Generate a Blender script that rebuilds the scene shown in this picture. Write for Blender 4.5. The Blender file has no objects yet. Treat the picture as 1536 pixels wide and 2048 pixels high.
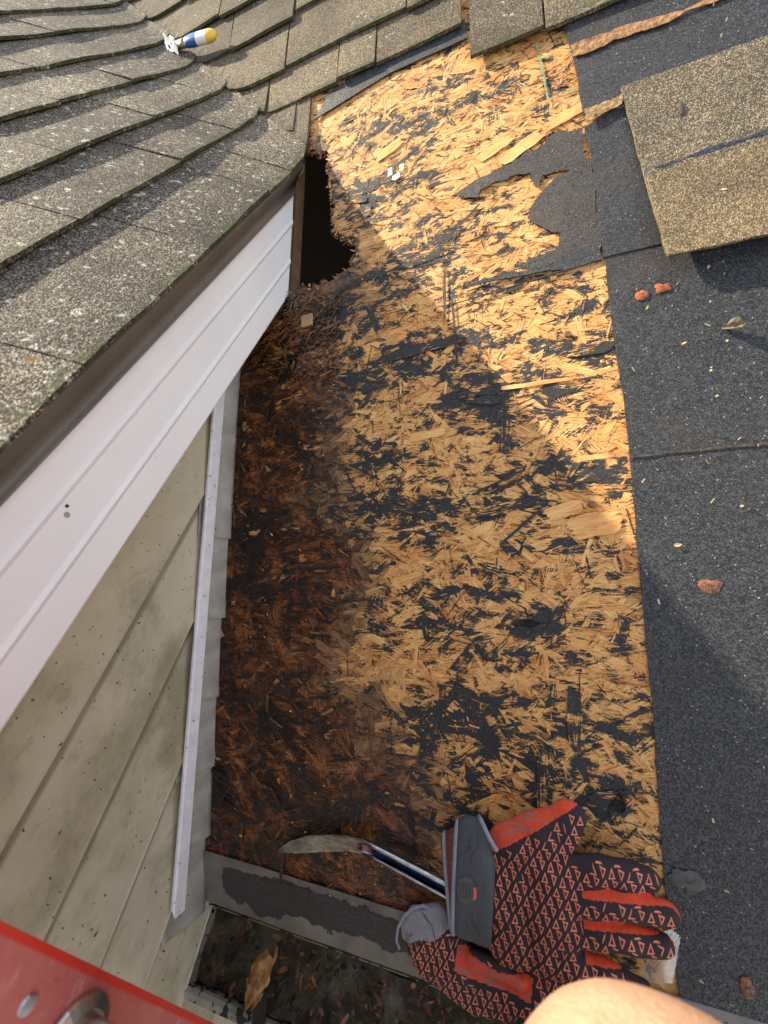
import bpy, bmesh, math, random
from mathutils import Vector, Matrix, noise
from mathutils.bvhtree import BVHTree
from mathutils.geometry import tessellate_polygon
R = random.Random(7)
C = bpy.context.scene.collection
sc = bpy.context.scene
# ------------------------------------------------------------------ frames
TH = math.radians(28.333)                       # pitch of the main roof
CT, ST = math.cos(TH), math.sin(TH)
N = Vector((0, -ST, CT)); U = Vector((0, CT, ST))
def DK(x, u, h=0.0):                            # point on the main roof deck: across, up the slope, above it
    return Vector((x, u*CT - h*ST, u*ST + h*CT))
# ------------------------------------------------------------------ camera
CAMP = Vector((0.466075, 0.11142798, 0.64517213))
RT = Vector((0.94267756, 0.16716184, -0.28881816)); UP = Vector((0.04395764, 0.79574506, 0.60403437)); BK = Vector((0.33079712, -0.58210541, 0.74278298))
cam = bpy.data.objects.new('camera', bpy.data.cameras.new('camera')); C.objects.link(cam); sc.camera = cam
cam.matrix_world = Matrix(((RT.x, UP.x, BK.x, CAMP.x), (RT.y, UP.y, BK.y, CAMP.y), (RT.z, UP.z, BK.z, CAMP.z), (0, 0, 0, 1)))
cd = cam.data; cd.sensor_fit = 'VERTICAL'; cd.sensor_height = 36; cd.lens = 36*776.744/2048
cd.clip_start = 0.01; cd.clip_end = 500
cd.dof.use_dof = True; cd.dof.focus_distance = 0.62; cd.dof.aperture_fstop = 5.0
# ------------------------------------------------------------------ light
SUN = Vector((-0.529, 0.30, 0.403)).normalized()
w = bpy.data.worlds.new('World'); sc.world = w; w.use_nodes = True
nt = w.node_tree; bg = nt.nodes['Background']; sky = nt.nodes.new('ShaderNodeTexSky'); sky.sky_type = 'NISHITA'; sky.sun_disc = False
sky.sun_elevation = math.asin(SUN.z); sky.sun_rotation = math.atan2(SUN.x, SUN.y)
hs = nt.nodes.new('ShaderNodeHueSaturation'); hs.inputs['Saturation'].default_value = .36; nt.links.new(sky.outputs[0], hs.inputs['Color']); nt.links.new(hs.outputs[0], bg.inputs[0]); bg.inputs[1].default_value = 0.147
sl = bpy.data.lights.new('sun', 'SUN'); sl.energy = 4.8; sl.angle = math.radians(1.0); sl.color = (1.0, 0.86, 0.64)
so = bpy.data.objects.new('sun', sl); C.objects.link(so); so.rotation_euler = SUN.to_track_quat('Z', 'Y').to_euler(); so.location = SUN*8
sc.view_settings.view_transform = 'Standard'; sc.view_settings.look = 'None'; sc.view_settings.gamma = 1; sc.view_settings.exposure = 1.38
# ------------------------------------------------------------------ object helpers
WL = {}
def props(o, label=None, cat=None, group=None, kind=None):
    for k, v in (('label', label), ('category', cat), ('group', group), ('kind', kind)):
        if v: o[k] = v
    return o
def thing(name, label, cat, loc, group=None):
    o = bpy.data.objects.new(name, None); C.objects.link(o); o.location = loc; o.empty_display_size = .02
    WL[o.name] = Vector(loc); return props(o, label, cat, group)
def mesh(name, V, F, mats, parent=None, smooth=False, mi=None, col=None, uv=None):
    V = [Vector(v) for v in V]
    c = Vector((0, 0, 0))
    for v in V: c += v
    c /= len(V)
    me = bpy.data.meshes.new(name); me.from_pydata([v-c for v in V], [], F)
    if not isinstance(mats, (list, tuple)): mats = [mats]
    for m in mats: me.materials.append(m)
    if mi: me.polygons.foreach_set('material_index', mi)
    if col:
        a = me.color_attributes.new('Col', 'FLOAT_COLOR', 'POINT'); buf = []
        for q in col: buf += [q[0], q[1], q[2], 1.0]
        a.data.foreach_set('color', buf)
    if uv:
        l = me.uv_layers.new(name='UVMap'); buf = []
        for p in me.polygons:
            for vi in p.vertices: buf += list(uv[vi])
        l.data.foreach_set('uv', buf)
    if smooth: me.polygons.foreach_set('use_smooth', [True]*len(me.polygons))
    me.update()
    o = bpy.data.objects.new(name, me); C.objects.link(o)
    if parent: o.parent = parent; o.location = c - WL[parent.name]
    else: o.location = c
    WL[o.name] = c
    return o
def loft(rings, closed=True, caps=True):        # rings of equal length -> verts, faces
    n = len(rings[0]); V = [p for r in rings for p in r]; F = []
    for i in range(len(rings)-1):
        for j in range(n if closed else n-1):
            k = (j+1) % n
            F.append((i*n+j, i*n+k, (i+1)*n+k, (i+1)*n+j))
    if caps and closed:
        F.append(tuple(range(n-1, -1, -1))); F.append(tuple((len(rings)-1)*n+j for j in range(n)))
    return V, F
def tube(P, rad, n=12, flat=1.0, upv=None):
    rings = []
    P = [Vector(p) for p in P]
    if not isinstance(rad, (list, tuple)): rad = [rad]*len(P)
    for i, p in enumerate(P):
        d = (P[min(i+1, len(P)-1)]-P[max(i-1, 0)]).normalized()
        a = d.cross(upv or Vector((0, 0, 1)))
        if a.length < 1e-4: a = d.cross(Vector((1, 0, 0)))
        a.normalize(); b = a.cross(d).normalized()
        rings.append([p + a*math.cos(t)*rad[i] + b*math.sin(t)*rad[i]*flat for t in [2*math.pi*j/n for j in range(n)]])
    return loft(rings)
def box(o, ex, ey, ez):                         # origin corner and three edge vectors
    o, ex, ey, ez = map(Vector, (o, ex, ey, ez))
    V = [o, o+ex, o+ex+ey, o+ey, o+ez, o+ex+ez, o+ex+ey+ez, o+ey+ez]
    return V, [(0, 3, 2, 1), (4, 5, 6, 7), (0, 1, 5, 4), (1, 2, 6, 5), (2, 3, 7, 6), (3, 0, 4, 7)]
def merge(parts):
    V, F = [], []
    for v, f in parts:
        b = len(V); V += list(v); F += [tuple(i+b for i in q) for q in f]
    return V, F
def extr(prof, d0, d1, thick=None):             # open profile swept between two offsets
    return loft([[Vector(p)+Vector(d0) for p in prof], [Vector(p)+Vector(d1) for p in prof]], closed=False)
def solid(o, t, off=1):
    m = o.modifiers.new('s', 'SOLIDIFY'); m.thickness = t; m.offset = off; return o
def bevel(o, w, s=2):
    m = o.modifiers.new('b', 'BEVEL'); m.width = w; m.segments = s; m.limit_method = 'ANGLE'; return o
# ------------------------------------------------------------------ material helpers
class Mt:
    def __init__(s, name, rough=.6, metal=0, spec=.5):
        s.m = bpy.data.materials.new(name); s.m.use_nodes = True; s.t = s.m.node_tree; s.b = s.t.nodes['Principled BSDF']
        s.b.inputs['Roughness'].default_value = rough; s.b.inputs['Metallic'].default_value = metal
        s.b.inputs['Specular IOR Level'].default_value = spec
        s.obj = s.n('ShaderNodeTexCoord').outputs['Object']
    def n(s, t, **k):
        x = s.t.nodes.new(t)
        for a, v in k.items(): setattr(x, a, v)
        return x
    def put(s, inp, v):
        if hasattr(v, 'is_output') or isinstance(v, bpy.types.NodeSocket): s.t.links.new(v, inp)
        else:
            if isinstance(v, tuple) and len(v) == 3 and len(inp.default_value) == 4: v = v+(1,)
            inp.default_value = v
    def map(s, vec, scale, loc=(0, 0, 0), rot=(0, 0, 0)):
        x = s.n('ShaderNodeMapping'); s.put(x.inputs[0], vec); x.inputs['Scale'].default_value = scale; x.inputs['Location'].default_value = loc; x.inputs['Rotation'].default_value = rot
        return x.outputs[0]
    def noise(s, sca, det=3, vec=None, rough=.55, dist=0, color=False):
        x = s.n('ShaderNodeTexNoise'); s.put(x.inputs['Vector'], vec or s.obj); x.inputs['Scale'].default_value = sca
        x.inputs['Detail'].default_value = det; x.inputs['Roughness'].default_value = rough; x.inputs['Distortion'].default_value = dist
        return x.outputs['Color' if color else 'Fac']
    def cell(s, sca, vec=None, out='Color', feature='F1'):
        x = s.n('ShaderNodeTexVoronoi', feature=feature); s.put(x.inputs['Vector'], vec or s.obj); x.inputs['Scale'].default_value = sca
        return x.outputs[out]
    def sep(s, c, i=0):
        x = s.n('ShaderNodeSeparateColor'); s.put(x.inputs[0], c); return x.outputs[i]
    def ma(s, op, a, b=0.0, c=None, clamp=False):
        x = s.n('ShaderNodeMath', operation=op, use_clamp=clamp); s.put(x.inputs[0], a); s.put(x.inputs[1], b)
        if c is not None: s.put(x.inputs[2], c)
        return x.outputs[0]
    def step(s, v, a, b):
        x = s.n('ShaderNodeMapRange', interpolation_type='SMOOTHSTEP'); s.put(x.inputs[0], v); x.inputs[1].default_value = a; x.inputs[2].default_value = b
        return x.outputs[0]
    def ramp(s, v, st, interp='LINEAR'):
        x = s.n('ShaderNodeValToRGB'); s.put(x.inputs[0], v); e = x.color_ramp.elements; x.color_ramp.interpolation = interp
        e[0].position = st[0][0]; e[0].color = st[0][1]+(1,); e[1].position = st[-1][0]; e[1].color = st[-1][1]+(1,)
        for p, c in st[1:-1]: q = e.new(p); q.color = c+(1,)
        return x.outputs[0]
    def mix(s, f, a, b, mode='MIX'):
        x = s.n('ShaderNodeMix', data_type='RGBA', blend_type=mode); s.put(x.inputs[0], f); s.put(x.inputs[6], a); s.put(x.inputs[7], b)
        return x.outputs[2]
    def bump(s, h, dist, strength=1.0, prev=None):
        x = s.n('ShaderNodeBump'); s.put(x.inputs['Height'], h); x.inputs['Distance'].default_value = dist; x.inputs['Strength'].default_value = strength
        if prev is not None: s.put(x.inputs['Normal'], prev)
        return x.outputs[0]
    def col(s): return s.n('ShaderNodeVertexColor', layer_name='Col').outputs['Color']
    def uv(s): return s.n('ShaderNodeUVMap').outputs[0]
    def set(s, base=None, rough=None, normal=None, metal=None, **k):
        if base is not None: s.put(s.b.inputs['Base Color'], base)
        if rough is not None: s.put(s.b.inputs['Roughness'], rough)
        if normal is not None: s.put(s.b.inputs['Normal'], normal)
        if metal is not None: s.put(s.b.inputs['Metallic'], metal)
        return s.m
def plain(name, c1, c2, rough=.6, sca=30, bd=.0005, metal=0, specks=None):
    m = Mt(name, rough, metal); n = m.noise(sca, 6)
    base = m.ramp(n, [(.3, c1), (.7, c2)])
    if specks:
        q = m.step(m.noise(specks[1], 2), specks[2], specks[2]+.04); base = m.mix(q, base, specks[0])
    return m.set(base, normal=m.bump(n, bd))
# granule covered shingle: Col.r = tone, Col.g = moss at butt, Col.b = random
def shingle_mat(name, dark, mid, light, lichen):
    m = Mt(name, .85, spec=.25); c = m.col(); v = m.cell(800); g = m.sep(v, 0)
    b = m.ramp(g, [(0, dark), (.35, mid), (.62, mid), (.86, light), (1, light)])
    cl = m.noise(9, 5, rough=.6); b = m.mix(1.0, b, m.ramp(cl, [(.3, (.60, .58, .59)), (.72, (1.28, 1.24, 1.14))]), 'MULTIPLY')
    b = m.mix(1.0, b, m.ramp(m.sep(c, 0), [(0, (.6, .58, .6)), (1, (1.25, 1.2, 1.12))]), 'MULTIPLY')
    ln = m.ma('MULTIPLY', m.step(m.noise(95, 3, rough=.7), .60, .66), m.step(m.noise(16, 3), lichen, lichen+.12))
    b = m.mix(ln, b, (.50, .52, .44))
    ms = m.ma('MULTIPLY', m.step(m.sep(c, 1), .45, .95), m.step(m.noise(60, 4), .35, .62)); b = m.mix(m.ma('MULTIPLY', ms, .85), b, (.045, .06, .022))
    h = m.cell(620, out='Distance'); nrm = m.bump(h, .0009, .9)
    nrm = m.bump(m.noise(40, 4), .0012, 1, nrm)
    return m.set(b, normal=nrm)
def felt_mat(name, base, hi, dirt, speck=.989):
    m = Mt(name, .55, spec=.4); v = m.cell(760); g = m.sep(v, 0)
    b = m.mix(m.step(g, .25, .9), base, hi)
    b = m.mix(m.step(m.sep(m.cell(900), 1), speck, speck+.012), b, (.34, .34, .32))
    n = m.noise(7, 6, rough=.65); b = m.mix(m.ma('MULTIPLY', m.step(n, .50, .75), .55), b, dirt)
    n2 = m.noise(55, 4, rough=.7); b = m.mix(m.ma('MULTIPLY', m.step(n2, .56, .74), .22), b, (.09, .085, .075))
    nrm = m.bump(m.cell(760, out='Distance'), .0008, .8)
    return m.set(b, m.ma('ADD', m.ma('MULTIPLY', n, .3), .42), m.bump(m.noise(9, 5, m.map(m.obj, (1, 2.2, 2.2)), .55, .6), .006, .7, nrm))
M = {}
M['wing_sh'] = shingle_mat('granules_grey', (.022, .019, .020), (.055, .048, .045), (.42, .385, .30), .36)
M['main_sh'] = shingle_mat('granules_brown', (.042, .035, .028), (.096, .081, .062), (.30, .265, .19), .57)
M['loose_sh'] = shingle_mat('granules_tan', (.050, .043, .033), (.105, .092, .07), (.33, .295, .225), .70)
M['tab_sh'] = shingle_mat('granules_tab', (.060, .045, .029), (.13, .105, .07), (.33, .275, .18), .66)
M['felt'] = felt_mat('mineral_felt', (.010, .011, .013), (.058, .062, .069), (.050, .038, .028))
M['residue'] = felt_mat('felt_residue', (.020, .018, .017), (.075, .068, .060), (.10, .072, .05), .99)
M['metal_grey'] = plain('painted_flashing', (.25, .235, .205), (.43, .41, .37), .36, 25, .0006, 0, ((.10, .08, .06), 110, .70))
M['white'] = plain('white_aluminium', (.82, .82, .835), (.88, .88, .89), .36, 9, .0006, 0, ((.42, .40, .38), 160, .735))
M['strip'] = plain('white_plastic', (.66, .66, .71), (.80, .80, .84), .42, 60, .0003, 0, ((.28, .26, .25), 130, .68))
M['brown_metal'] = plain('brown_drip_edge', (.115, .10, .088), (.16, .14, .122), .38, 12, .0003)
M['wood'] = plain('rafter_wood', (.32, .19, .09), (.46, .29, .15), .7, 40, .001)
M['dark'] = plain('attic_dark', (.02, .016, .012), (.04, .03, .02), .9, 10)
M['rafter'] = plain('dim_rafter', (.10, .055, .025), (.19, .11, .055), .8, 40, .001)  # rafter wood with the attic shade put into its colour
M['ceiling'] = plain('shaded_attic_board', (.006, .005, .004), (.010, .008, .006), .95, 10)  # near-black colour stands in for the darkness inside the attic
M['ground'] = plain('patio_concrete', (.40, .31, .20), (.52, .41, .28), .85, 3, .01)
M['wall'] = plain('painted_wall', (.42, .38, .28), (.5, .45, .34), .7, 5)
M['steel'] = plain('brushed_aluminium', (.50, .50, .49), (.68, .68, .66), .28, 80, .0001, 1)
M['rust'] = plain('rust', (.20, .045, .015), (.42, .13, .05), .8, 300, .0008)
M['oldnail'] = plain('rusty_nail', (.035, .018, .012), (.16, .07, .04), .7, 400, .0005)
M['leaf'] = plain('dry_leaf', (.36, .22, .09), (.55, .38, .18), .7, 120, .0006)
M['skinny_wood'] = plain('wood_splinter', (.45, .30, .14), (.68, .50, .28), .65, 200, .0004)
# siding: old cream boards with olive algae
def siding():
    m = Mt('weathered_siding', .6); vec = m.map(m.obj, (1, .6, 1))
    b = m.ramp(m.noise(14, 5, vec), [(.3, (.47, .415, .295)), (.7, (.56, .51, .385))])
    al = m.step(m.noise(5.5, 7, vec, .68), .44, .64); b = m.mix(m.ma('MULTIPLY', al, .75), b, (.20, .185, .095))
    al2 = m.step(m.noise(60, 4, vec, .7), .55, .72); b = m.mix(m.ma('MULTIPLY', al2, .40), b, (.22, .19, .13))
    b = m.mix(m.ma('MULTIPLY', m.step(m.sep(m.col(), 1), .1, 1), m.ma('ADD', .45, m.ma('MULTIPLY', m.noise(30, 4), .5))), b, (.15, .13, .08))  # Col.g: contact shade under the lap above, painted as a dark band
    st = m.step(m.noise(4, 3, m.map(m.obj, (1, .8, .12), rot=(math.radians(55), 0, 0))), .5, .7)
    sp = m.step(m.noise(190, 1), .725, .75); b = m.mix(sp, b, (.06, .05, .035))
    return m.set(b, normal=m.bump(m.noise(120, 3, m.map(m.obj, (1, .25, 1))), .0007))
M['siding'] = siding()
# OSB strands: UV runs along each strand in metres; Col.r random, Col.g black residue, Col.b wetness
def osb():
    m = Mt('strand_board', .6); c = m.col(); uv = m.uv(); r = m.sep(c, 0); k = m.sep(c, 1); wet = m.sep(c, 2)
    f1 = m.noise(1, 5, m.map(uv, (40, 620, 1)), .72); f2 = m.noise(1, 5, m.map(uv, (48, 520, 1)), .66, .3); f3 = m.noise(1, 2, m.map(uv, (9, 90, 1)))
    g4 = m.noise(1, 5, m.map(m.obj, (70, 500, 500), rot=(0, 0, -.2), loc=(3, 1, 2)), .7, 1.5)
    q = m.ma('ADD', m.ma('ADD', m.ma('MULTIPLY', m.ma('SUBTRACT', g4, .5), .7), m.ma('MULTIPLY', r, .34)), m.ma('ADD', m.ma('MULTIPLY', m.ma('SUBTRACT', f1, .5), 1.5), m.ma('ADD', m.ma('MULTIPLY', m.ma('SUBTRACT', f3, .5), .8), .29)))
    dry = m.ramp(q, [(.05, (.16, .060, .018)), (.22, (.40, .150, .038)), (.42, (.64, .325, .098)), (.68, (.77, .45, .155)), (1, (.90, .66, .32))])
    dry = m.mix(m.ma('MULTIPLY', m.step(m.noise(17, 4, rough=.6), .50, .68), .55), dry, m.mix(1.0, dry, (.86, .60, .42), 'MULTIPLY'))
    qw = m.ma('ADD', q, m.ma('MULTIPLY', m.ma('SUBTRACT', m.noise(13, 6, rough=.72, dist=.8), .5), 1.8)); wt = m.ramp(qw, [(.23, (.005, .003, .0025)), (.43, (.024, .008, .004)), (.58, (.115, .033, .007)), (.77, (.26, .085, .015)), (1, (.36, .18, .06))])
    mid = m.ramp(q, [(.1, (.05, .022, .010)), (.5, (.23, .12, .05)), (1, (.45, .28, .12))])
    wet2 = m.ma('ADD', wet, m.ma('MULTIPLY', m.ma('SUBTRACT', m.noise(1, 5, m.map(m.obj, (22, 40, 40)), .65, .6), .5), .55)); b = m.mix(m.step(wet2, .10, .50), dry, mid); b = m.mix(m.step(wet2, .42, .85), b, wt)
    big = m.noise(1, 5, m.map(m.obj, (34, 60, 60)), .62, .5); g3 = m.noise(1, 5, m.map(m.obj, (75, 460, 460), rot=(0, 0, .25)), .66, 1.2)
    bk = m.ma('ADD', m.ma('ADD', k, m.ma('MULTIPLY', m.ma('SUBTRACT', g3, .5), 1.15)), m.ma('ADD', m.ma('MULTIPLY', m.ma('SUBTRACT', f2, .5), 1.5), m.ma('MULTIPLY', m.ma('SUBTRACT', big, .5), 2.0)))
    bm = m.step(bk, .50, .56)
    crk = m.step(m.noise(1, 3, m.map(uv, (42, 900, 1)), .6), .63, .67); b = m.mix(m.ma('MULTIPLY', crk, .8), b, (.045, .020, .010))
    blk = m.mix(m.sep(m.cell(600), 0), (.009, .009, .0095), (.034, .034, .035))
    blk = m.mix(m.step(wet, .3, .8), blk, (.012, .009, .008))
    b = m.mix(bm, b, blk)
    ro = m.ma('SUBTRACT', .68, m.ma('MULTIPLY', m.step(wet, .3, .9), m.ma('ADD', .25, m.ma('MULTIPLY', m.noise(60, 3), .36))))
    nrm = m.bump(f1, .0006, .8); nrm = m.bump(f2, .0014, .8, nrm); nrm = m.bump(bm, .0006, 1, nrm)
    return m.set(b, ro, nrm)
M['osb'] = osb()
M['osb_core'] = plain('rotten_core', (.03, .012, .006), (.17, .08, .03), .85, 90, .003)
# ------------------------------------------------------------------ roof surfaces
SLW = .585; AW = math.atan(SLW); CW, SW = math.cos(AW), math.sin(AW)
EX, EZ = .125, .548                              # wing eave line
def z_main(x, y): return y*math.tan(TH)
def z_wing(x, y): return EZ + (EX-x)*SLW
def xval(y): return EX - (z_main(0, y)-EZ)/SLW   # valley
def yval(x): return z_wing(x, 0)/math.tan(TH)
def z_roof(x, y, k=.022):
    a, b = z_main(x, y), z_wing(x, y); h = max(k-abs(a-b), 0)/k
    return max(a, b) + h*h*k*.25
hsz = lambda p, s, a: noise.noise(Vector(p)*s)*a

house = thing('house', 'house corner with a half stripped roof, cream lap siding and white fascia', 'house', (0, 0, 0))
HOLE = [(.045, .880), (.107, .886), (.125, .893), (.140, .884), (.154, .885), (.170, .889), (.183, .887), (.196, .894), (.210, .899), (.222, .915), (.234, .942), (.231, .953), (.226, .960), (.210, .966), (.206, .975), (.198, .974), (.190, .985), (.188, .998), (.184, 1.016), (.187, 1.03), (.183, 1.05), (.181, 1.075), (.176, 1.09), (.177, 1.112), (.171, 1.125), (.173, 1.140), (.167, 1.157), (.158, 1.165), (.150, 1.160), (.140, 1.175), (.128, 1.178), (.045, 1.20)]
def jag(P, it, amp, rr):
    for _ in range(it):
        Q = []
        for i, p in enumerate(P):
            q = P[(i+1) % len(P)]; Q.append(p); dx, dy = q[0]-p[0], q[1]-p[1]; l = math.hypot(dx, dy); d = rr.uniform(-amp, amp)
            if l < .0018: continue
            Q.append(((p[0]+q[0])/2-dy*d, (p[1]+q[1])/2+dx*d))
        P = Q
    return P
HJ = jag(HOLE, 3, .28, R)
def inside(x, y, P):
    s = False; j = len(P)-1
    for i in range(len(P)):
        if (P[i][1] > y) != (P[j][1] > y) and x < (P[j][0]-P[i][0])*(y-P[i][1])/(P[j][1]-P[i][1])+P[i][0]: s = not s
        j = i
    return s
# deck slab with the rotted hole
def slab(outer, hole, h0, h1):
    tris = tessellate_polygon([[Vector((x, y, 0)) for x, y in outer], [Vector((x, y, 0)) for x, y in reversed(hole)]])
    P = list(outer)+list(reversed(hole)); n = len(P); V = [DK(x, y, h1) for x, y in P]+[DK(x, y, h0) for x, y in P]; F = []
    for t in tris:
        F.append(tuple(t)); F.append(tuple(i+n for i in reversed(t)))
    for a, b in ((0, len(outer)), (len(outer), n)):
        for i in range(a, b):
            j = i+1 if i+1 < b else a
            F.append((i, j, j+n, i+n))
    return V, F
outer = [(-4, .95), (-4, 4.5), (4, 4.5), (4, -.003), (.0, -.003), (-.012, .0), (-.012, .95)]
V, F = slab(outer, HJ, -.0125, -.0006)
base_n = len(V); baseF = len(F)
colr = [(.42, .40, .22)]*len(V); UVs = [(v.x*1, v.y) for v in V]; MI = [0 if (i < baseF-len(outer)-len(HJ) and i % 2 == 0) else 1 for i in range(len(F))]
# dark felt residue patches seen on the boards: x, u, rx, ru, strength
def px(x, y, h=0.0):                              # where a sight line of the photograph meets the deck
    d = RT*((x-768)/776.744) + UP*(-(y-1024)/776.744) - BK
    t = (h - CAMP.dot(N))/d.dot(N); P = CAMP+d*t
    return P.x, P.dot(U)
BL = [(960, 790, 80, 38, .9), (1090, 800, 70, 25, .6), (840, 700, 130, 22, .8), (870, 740, 110, 14, .6), (720, 760, 60, 35, .5), (1000, 700, 60, 30, .5), (1190, 600, 70, 35, .35), (1180, 700, 50, 22, .6), (1100, 690, 70, 18, .5),
      (1020, 560, 80, 22, .5), (1130, 790, 30, 20, .5), (1000, 870, 28, 50, .6), (760, 920, 60, 30, .6), (780, 1010, 100, 30, .75), (1000, 1015, 80, 24, .8), (1085, 1000, 50, 20, .6), (910, 990, 30, 35, .5), (1190, 960, 45, 35, .7), (1110, 930, 45, 25, .6), (1060, 950, 60, 15, .4),
      (940, 1120, 60, 25, .3), (1120, 1110, 60, 20, .6), (1210, 1135, 50, 18, .6), (1050, 1080, 40, 20, .6), (1070, 1240, 66, 34, .9), (870, 1230, 25, 70, .6), (1010, 1200, 60, 20, .5), (1130, 1290, 25, 60, .6), (1010, 1300, 60, 26, .5), (760, 1200, 50, 18, .5), (820, 1260, 60, 20, .5),
      (1150, 1440, 22, 75, .95), (1090, 1560, 28, 60, .9), (1225, 1605, 60, 45, 1.), (960, 1400, 120, 20, .6), (900, 1450, 110, 26, .7), (1060, 1490, 80, 18, .6), (960, 1500, 90, 20, .6), (1240, 1470, 40, 40, .6), (950, 1560, 80, 28, .7), (1160, 1540, 60, 18, .4), (850, 1500, 70, 40, .6), (1000, 1560, 40, 30, .5), (1280, 1560, 25, 30, .5), (930, 1640, 50, 20, .6), (1290, 1450, 14, 40, .5),
      (700, 640, 90, 50, .55), (640, 680, 70, 40, .5), (800, 560, 90, 30, .6), (850, 520, 60, 30, .6), (720, 420, 50, 45, .9), (820, 370, 60, 22, .4), (900, 470, 60, 20, .5), (980, 450, 30, 20, .6), (770, 250, 60, 20, .5), (900, 220, 70, 20, .55), (850, 240, 60, 20, .5), (990, 190, 60, 18, .5), (1100, 270, 60, 20, .4), (800, 330, 50, 12, .4), (880, 170, 60, 12, .4), (1100, 1740, 20, 30, .5)]
BLW = []
for (a, b, c, d, s) in BL:
    x0, u0 = px(a, b); x1, _ = px(a+c, b); _, u1 = px(a, b-d); BLW.append((x0, u0, max(abs(x1-x0), .008), max(abs(u1-u0), .008), s))
def blackness(x, u):
    s = 0
    for a, b, c, d, k in BLW:
        q = ((x-a)/c)**2+((u-b)/d)**2
        if q < 4: s = max(s, k*math.exp(-q*.9))
    return s
def wetness(x, u):
    e = .232 + .02*math.sin(u*9) + (.11 if u < .11 else .11*max(0, 1-(u-.11)/.16)) - .05*max(0, (u-.55)/.3) - max(0, u-.78)*.35
    nz = noise.fractal(Vector((x*7, u*7, 3.1)), 1.0, 2.0, 4)
    v = 1/(1+math.exp((x-e-nz*.085)/.034))
    hd = min(math.hypot(x-a, (u-b)) for a, b in HOLE[1:-1])
    v = max(v, .62*math.exp(-(hd/.022)**2))
    v = max(v, .52*math.exp(-((x-.22+(.82-u)*.3)/.085)**2-((u-.80)/.075)**2)*(.8+.5*nz))
    if u > .9: v *= max(.0, 1-(u-.9)/.1)*.6 if hd > .03 else 1
    return min(v, 1)
def flake(x, u, a, L, W, h, tilt, rnd, k, ragged=1.0, wv=None, curl=0):
    ca, sa = math.cos(a), math.sin(a); top, bot = [], []
    nS = 5
    for i in range(nS+1):
        t = -L/2+L*i/nS; e = W/2*(1 if 0 < i < nS else R.uniform(.55, 1))
        top.append((t+R.uniform(-.0012, .0012)*ragged, e*R.uniform(.82, 1.08))); bot.append((t+R.uniform(-.0012, .0012), -e*R.uniform(.82, 1.08)))
    ne = max(1, int(W/.003)); right = [(L/2+R.uniform(-.002, .006)*ragged, -W/2+W*(j+1)/(ne+1)) for j in range(ne)]
    left = [(-L/2-R.uniform(-.002, .006)*ragged, W/2-W*(j+1)/(ne+1)) for j in range(ne)]
    poly = bot + right + top[::-1] + left
    b = len(V); ou, ov = R.uniform(0, 50), R.uniform(0, 50)
    wv = wetness(x, u) if wv is None else wv
    for s, t in poly:
        X, Y = x+ca*s-sa*t, u+sa*s+ca*t
        V.append(DK(X, Y, h+tilt*s+curl*s*s)); UVs.append((s+ou, t+ov)); colr.append((rnd, k, wv))
    F.append(tuple(range(b, len(V)))); MI.append(0)
cnt = 0
def scatter(nf, Lr, Wr, hr, kb, spread):
    for _ in range(nf):
        x = R.uniform(-.02, .66); u = R.uniform(-.01, 1.38)
        if u < .9 and x < -.004: continue
        if u > .9 and x < xval(u*CT)-.02: continue
        a = R.gauss(0, spread); L = R.uniform(*Lr); W = R.uniform(*Wr)
        if x - abs(math.cos(a))*L/2 < -.012 and u < .9: x = -.01+abs(math.cos(a))*L/2
        if u + abs(math.sin(a))*L/2 > 1.5: continue
        if u - abs(math.sin(a))*L/2 - W/2 < -.002: u = -.001 + abs(math.sin(a))*L/2 + W/2
        ends = [(x+math.cos(a)*L*t, u+math.sin(a)*L*t) for t in (-.5, -.25, 0, .25, .5)]
        nin = sum(inside(p[0], p[1], HJ) for p in ends)
        if nin > 0 and not (nin == 1 and R.random() < .30 and L < .03): continue
        k = kb - .06 + blackness(x, u)*.68 + R.gauss(0, .12)
        wv = wetness(x, u)
        if wv > .6: k = k*.7+.06
        tl = R.gauss(0, .0035)
        flake(x, u, a, L, W, R.uniform(*hr), tl, min(1, max(0, R.gauss(.5, .17))), k, wv=wv)
scatter(3600, (.030, .070), (.008, .021), (.0000, .0004), .395, .8)
scatter(3400, (.014, .045), (.004, .012), (.0003, .0007), .395, .65)
scatter(1100, (.008, .026), (.0012, .004), (.0007, .0010), .42, 1.0)
scatter(500, (.012, .045), (.0006, .0016), (.0011, .0015), .75, 1.2)
# big single strands that carry a complete black streak
for (a, b, L, W, ang, k) in [(1150, 1440, .066, .017, 1.57, .60), (1090, 1560, .060, .018, 1.5, .62), (1215, 1600, .030, .022, .1, .72), (1240, 1610, .026, .020, .9, .72), (1070, 1240, .036, .014, .45, .75), (1060, 1248, .03, .012, -.3, .75), (960, 785, .050, .016, .05, .75), (965, 800, .045, .014, -.2, .75), (840, 700, .12, .015, .1, .75), (1010, 1015, .07, .016, .2, .66), (1180, 700, .045, .018, 0, .62), (1010, 870, .045, .016, 1.5, .6), (870, 1040, .06, .012, -.5, .62), (725, 430, .035, .022, .2, .75), (718, 400, .030, .014, -.4, .7), (1060, 770, .09, .006, .0, -.4), (1130, 1020, .04, .02, .3, -.4), (1190, 1050, .05, .03, .2, -.4), (855, 870, .05, .013, .1, -.4), (1040, 300, .06, .02, .45, -.5), (780, 300, .045, .02, .4, -.5), (990, 300, .05, .018, .4, -.6), (1140, 230, .06, .018, .3, -.5), (640, 1130, .09, .016, .1, .1), (590, 1100, .09, .018, .15, .2)]:
    x, u = px(a, b); flake(x, u, ang, L, W, .0022, 0, .8 if k < 0 else .5, k)
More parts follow.
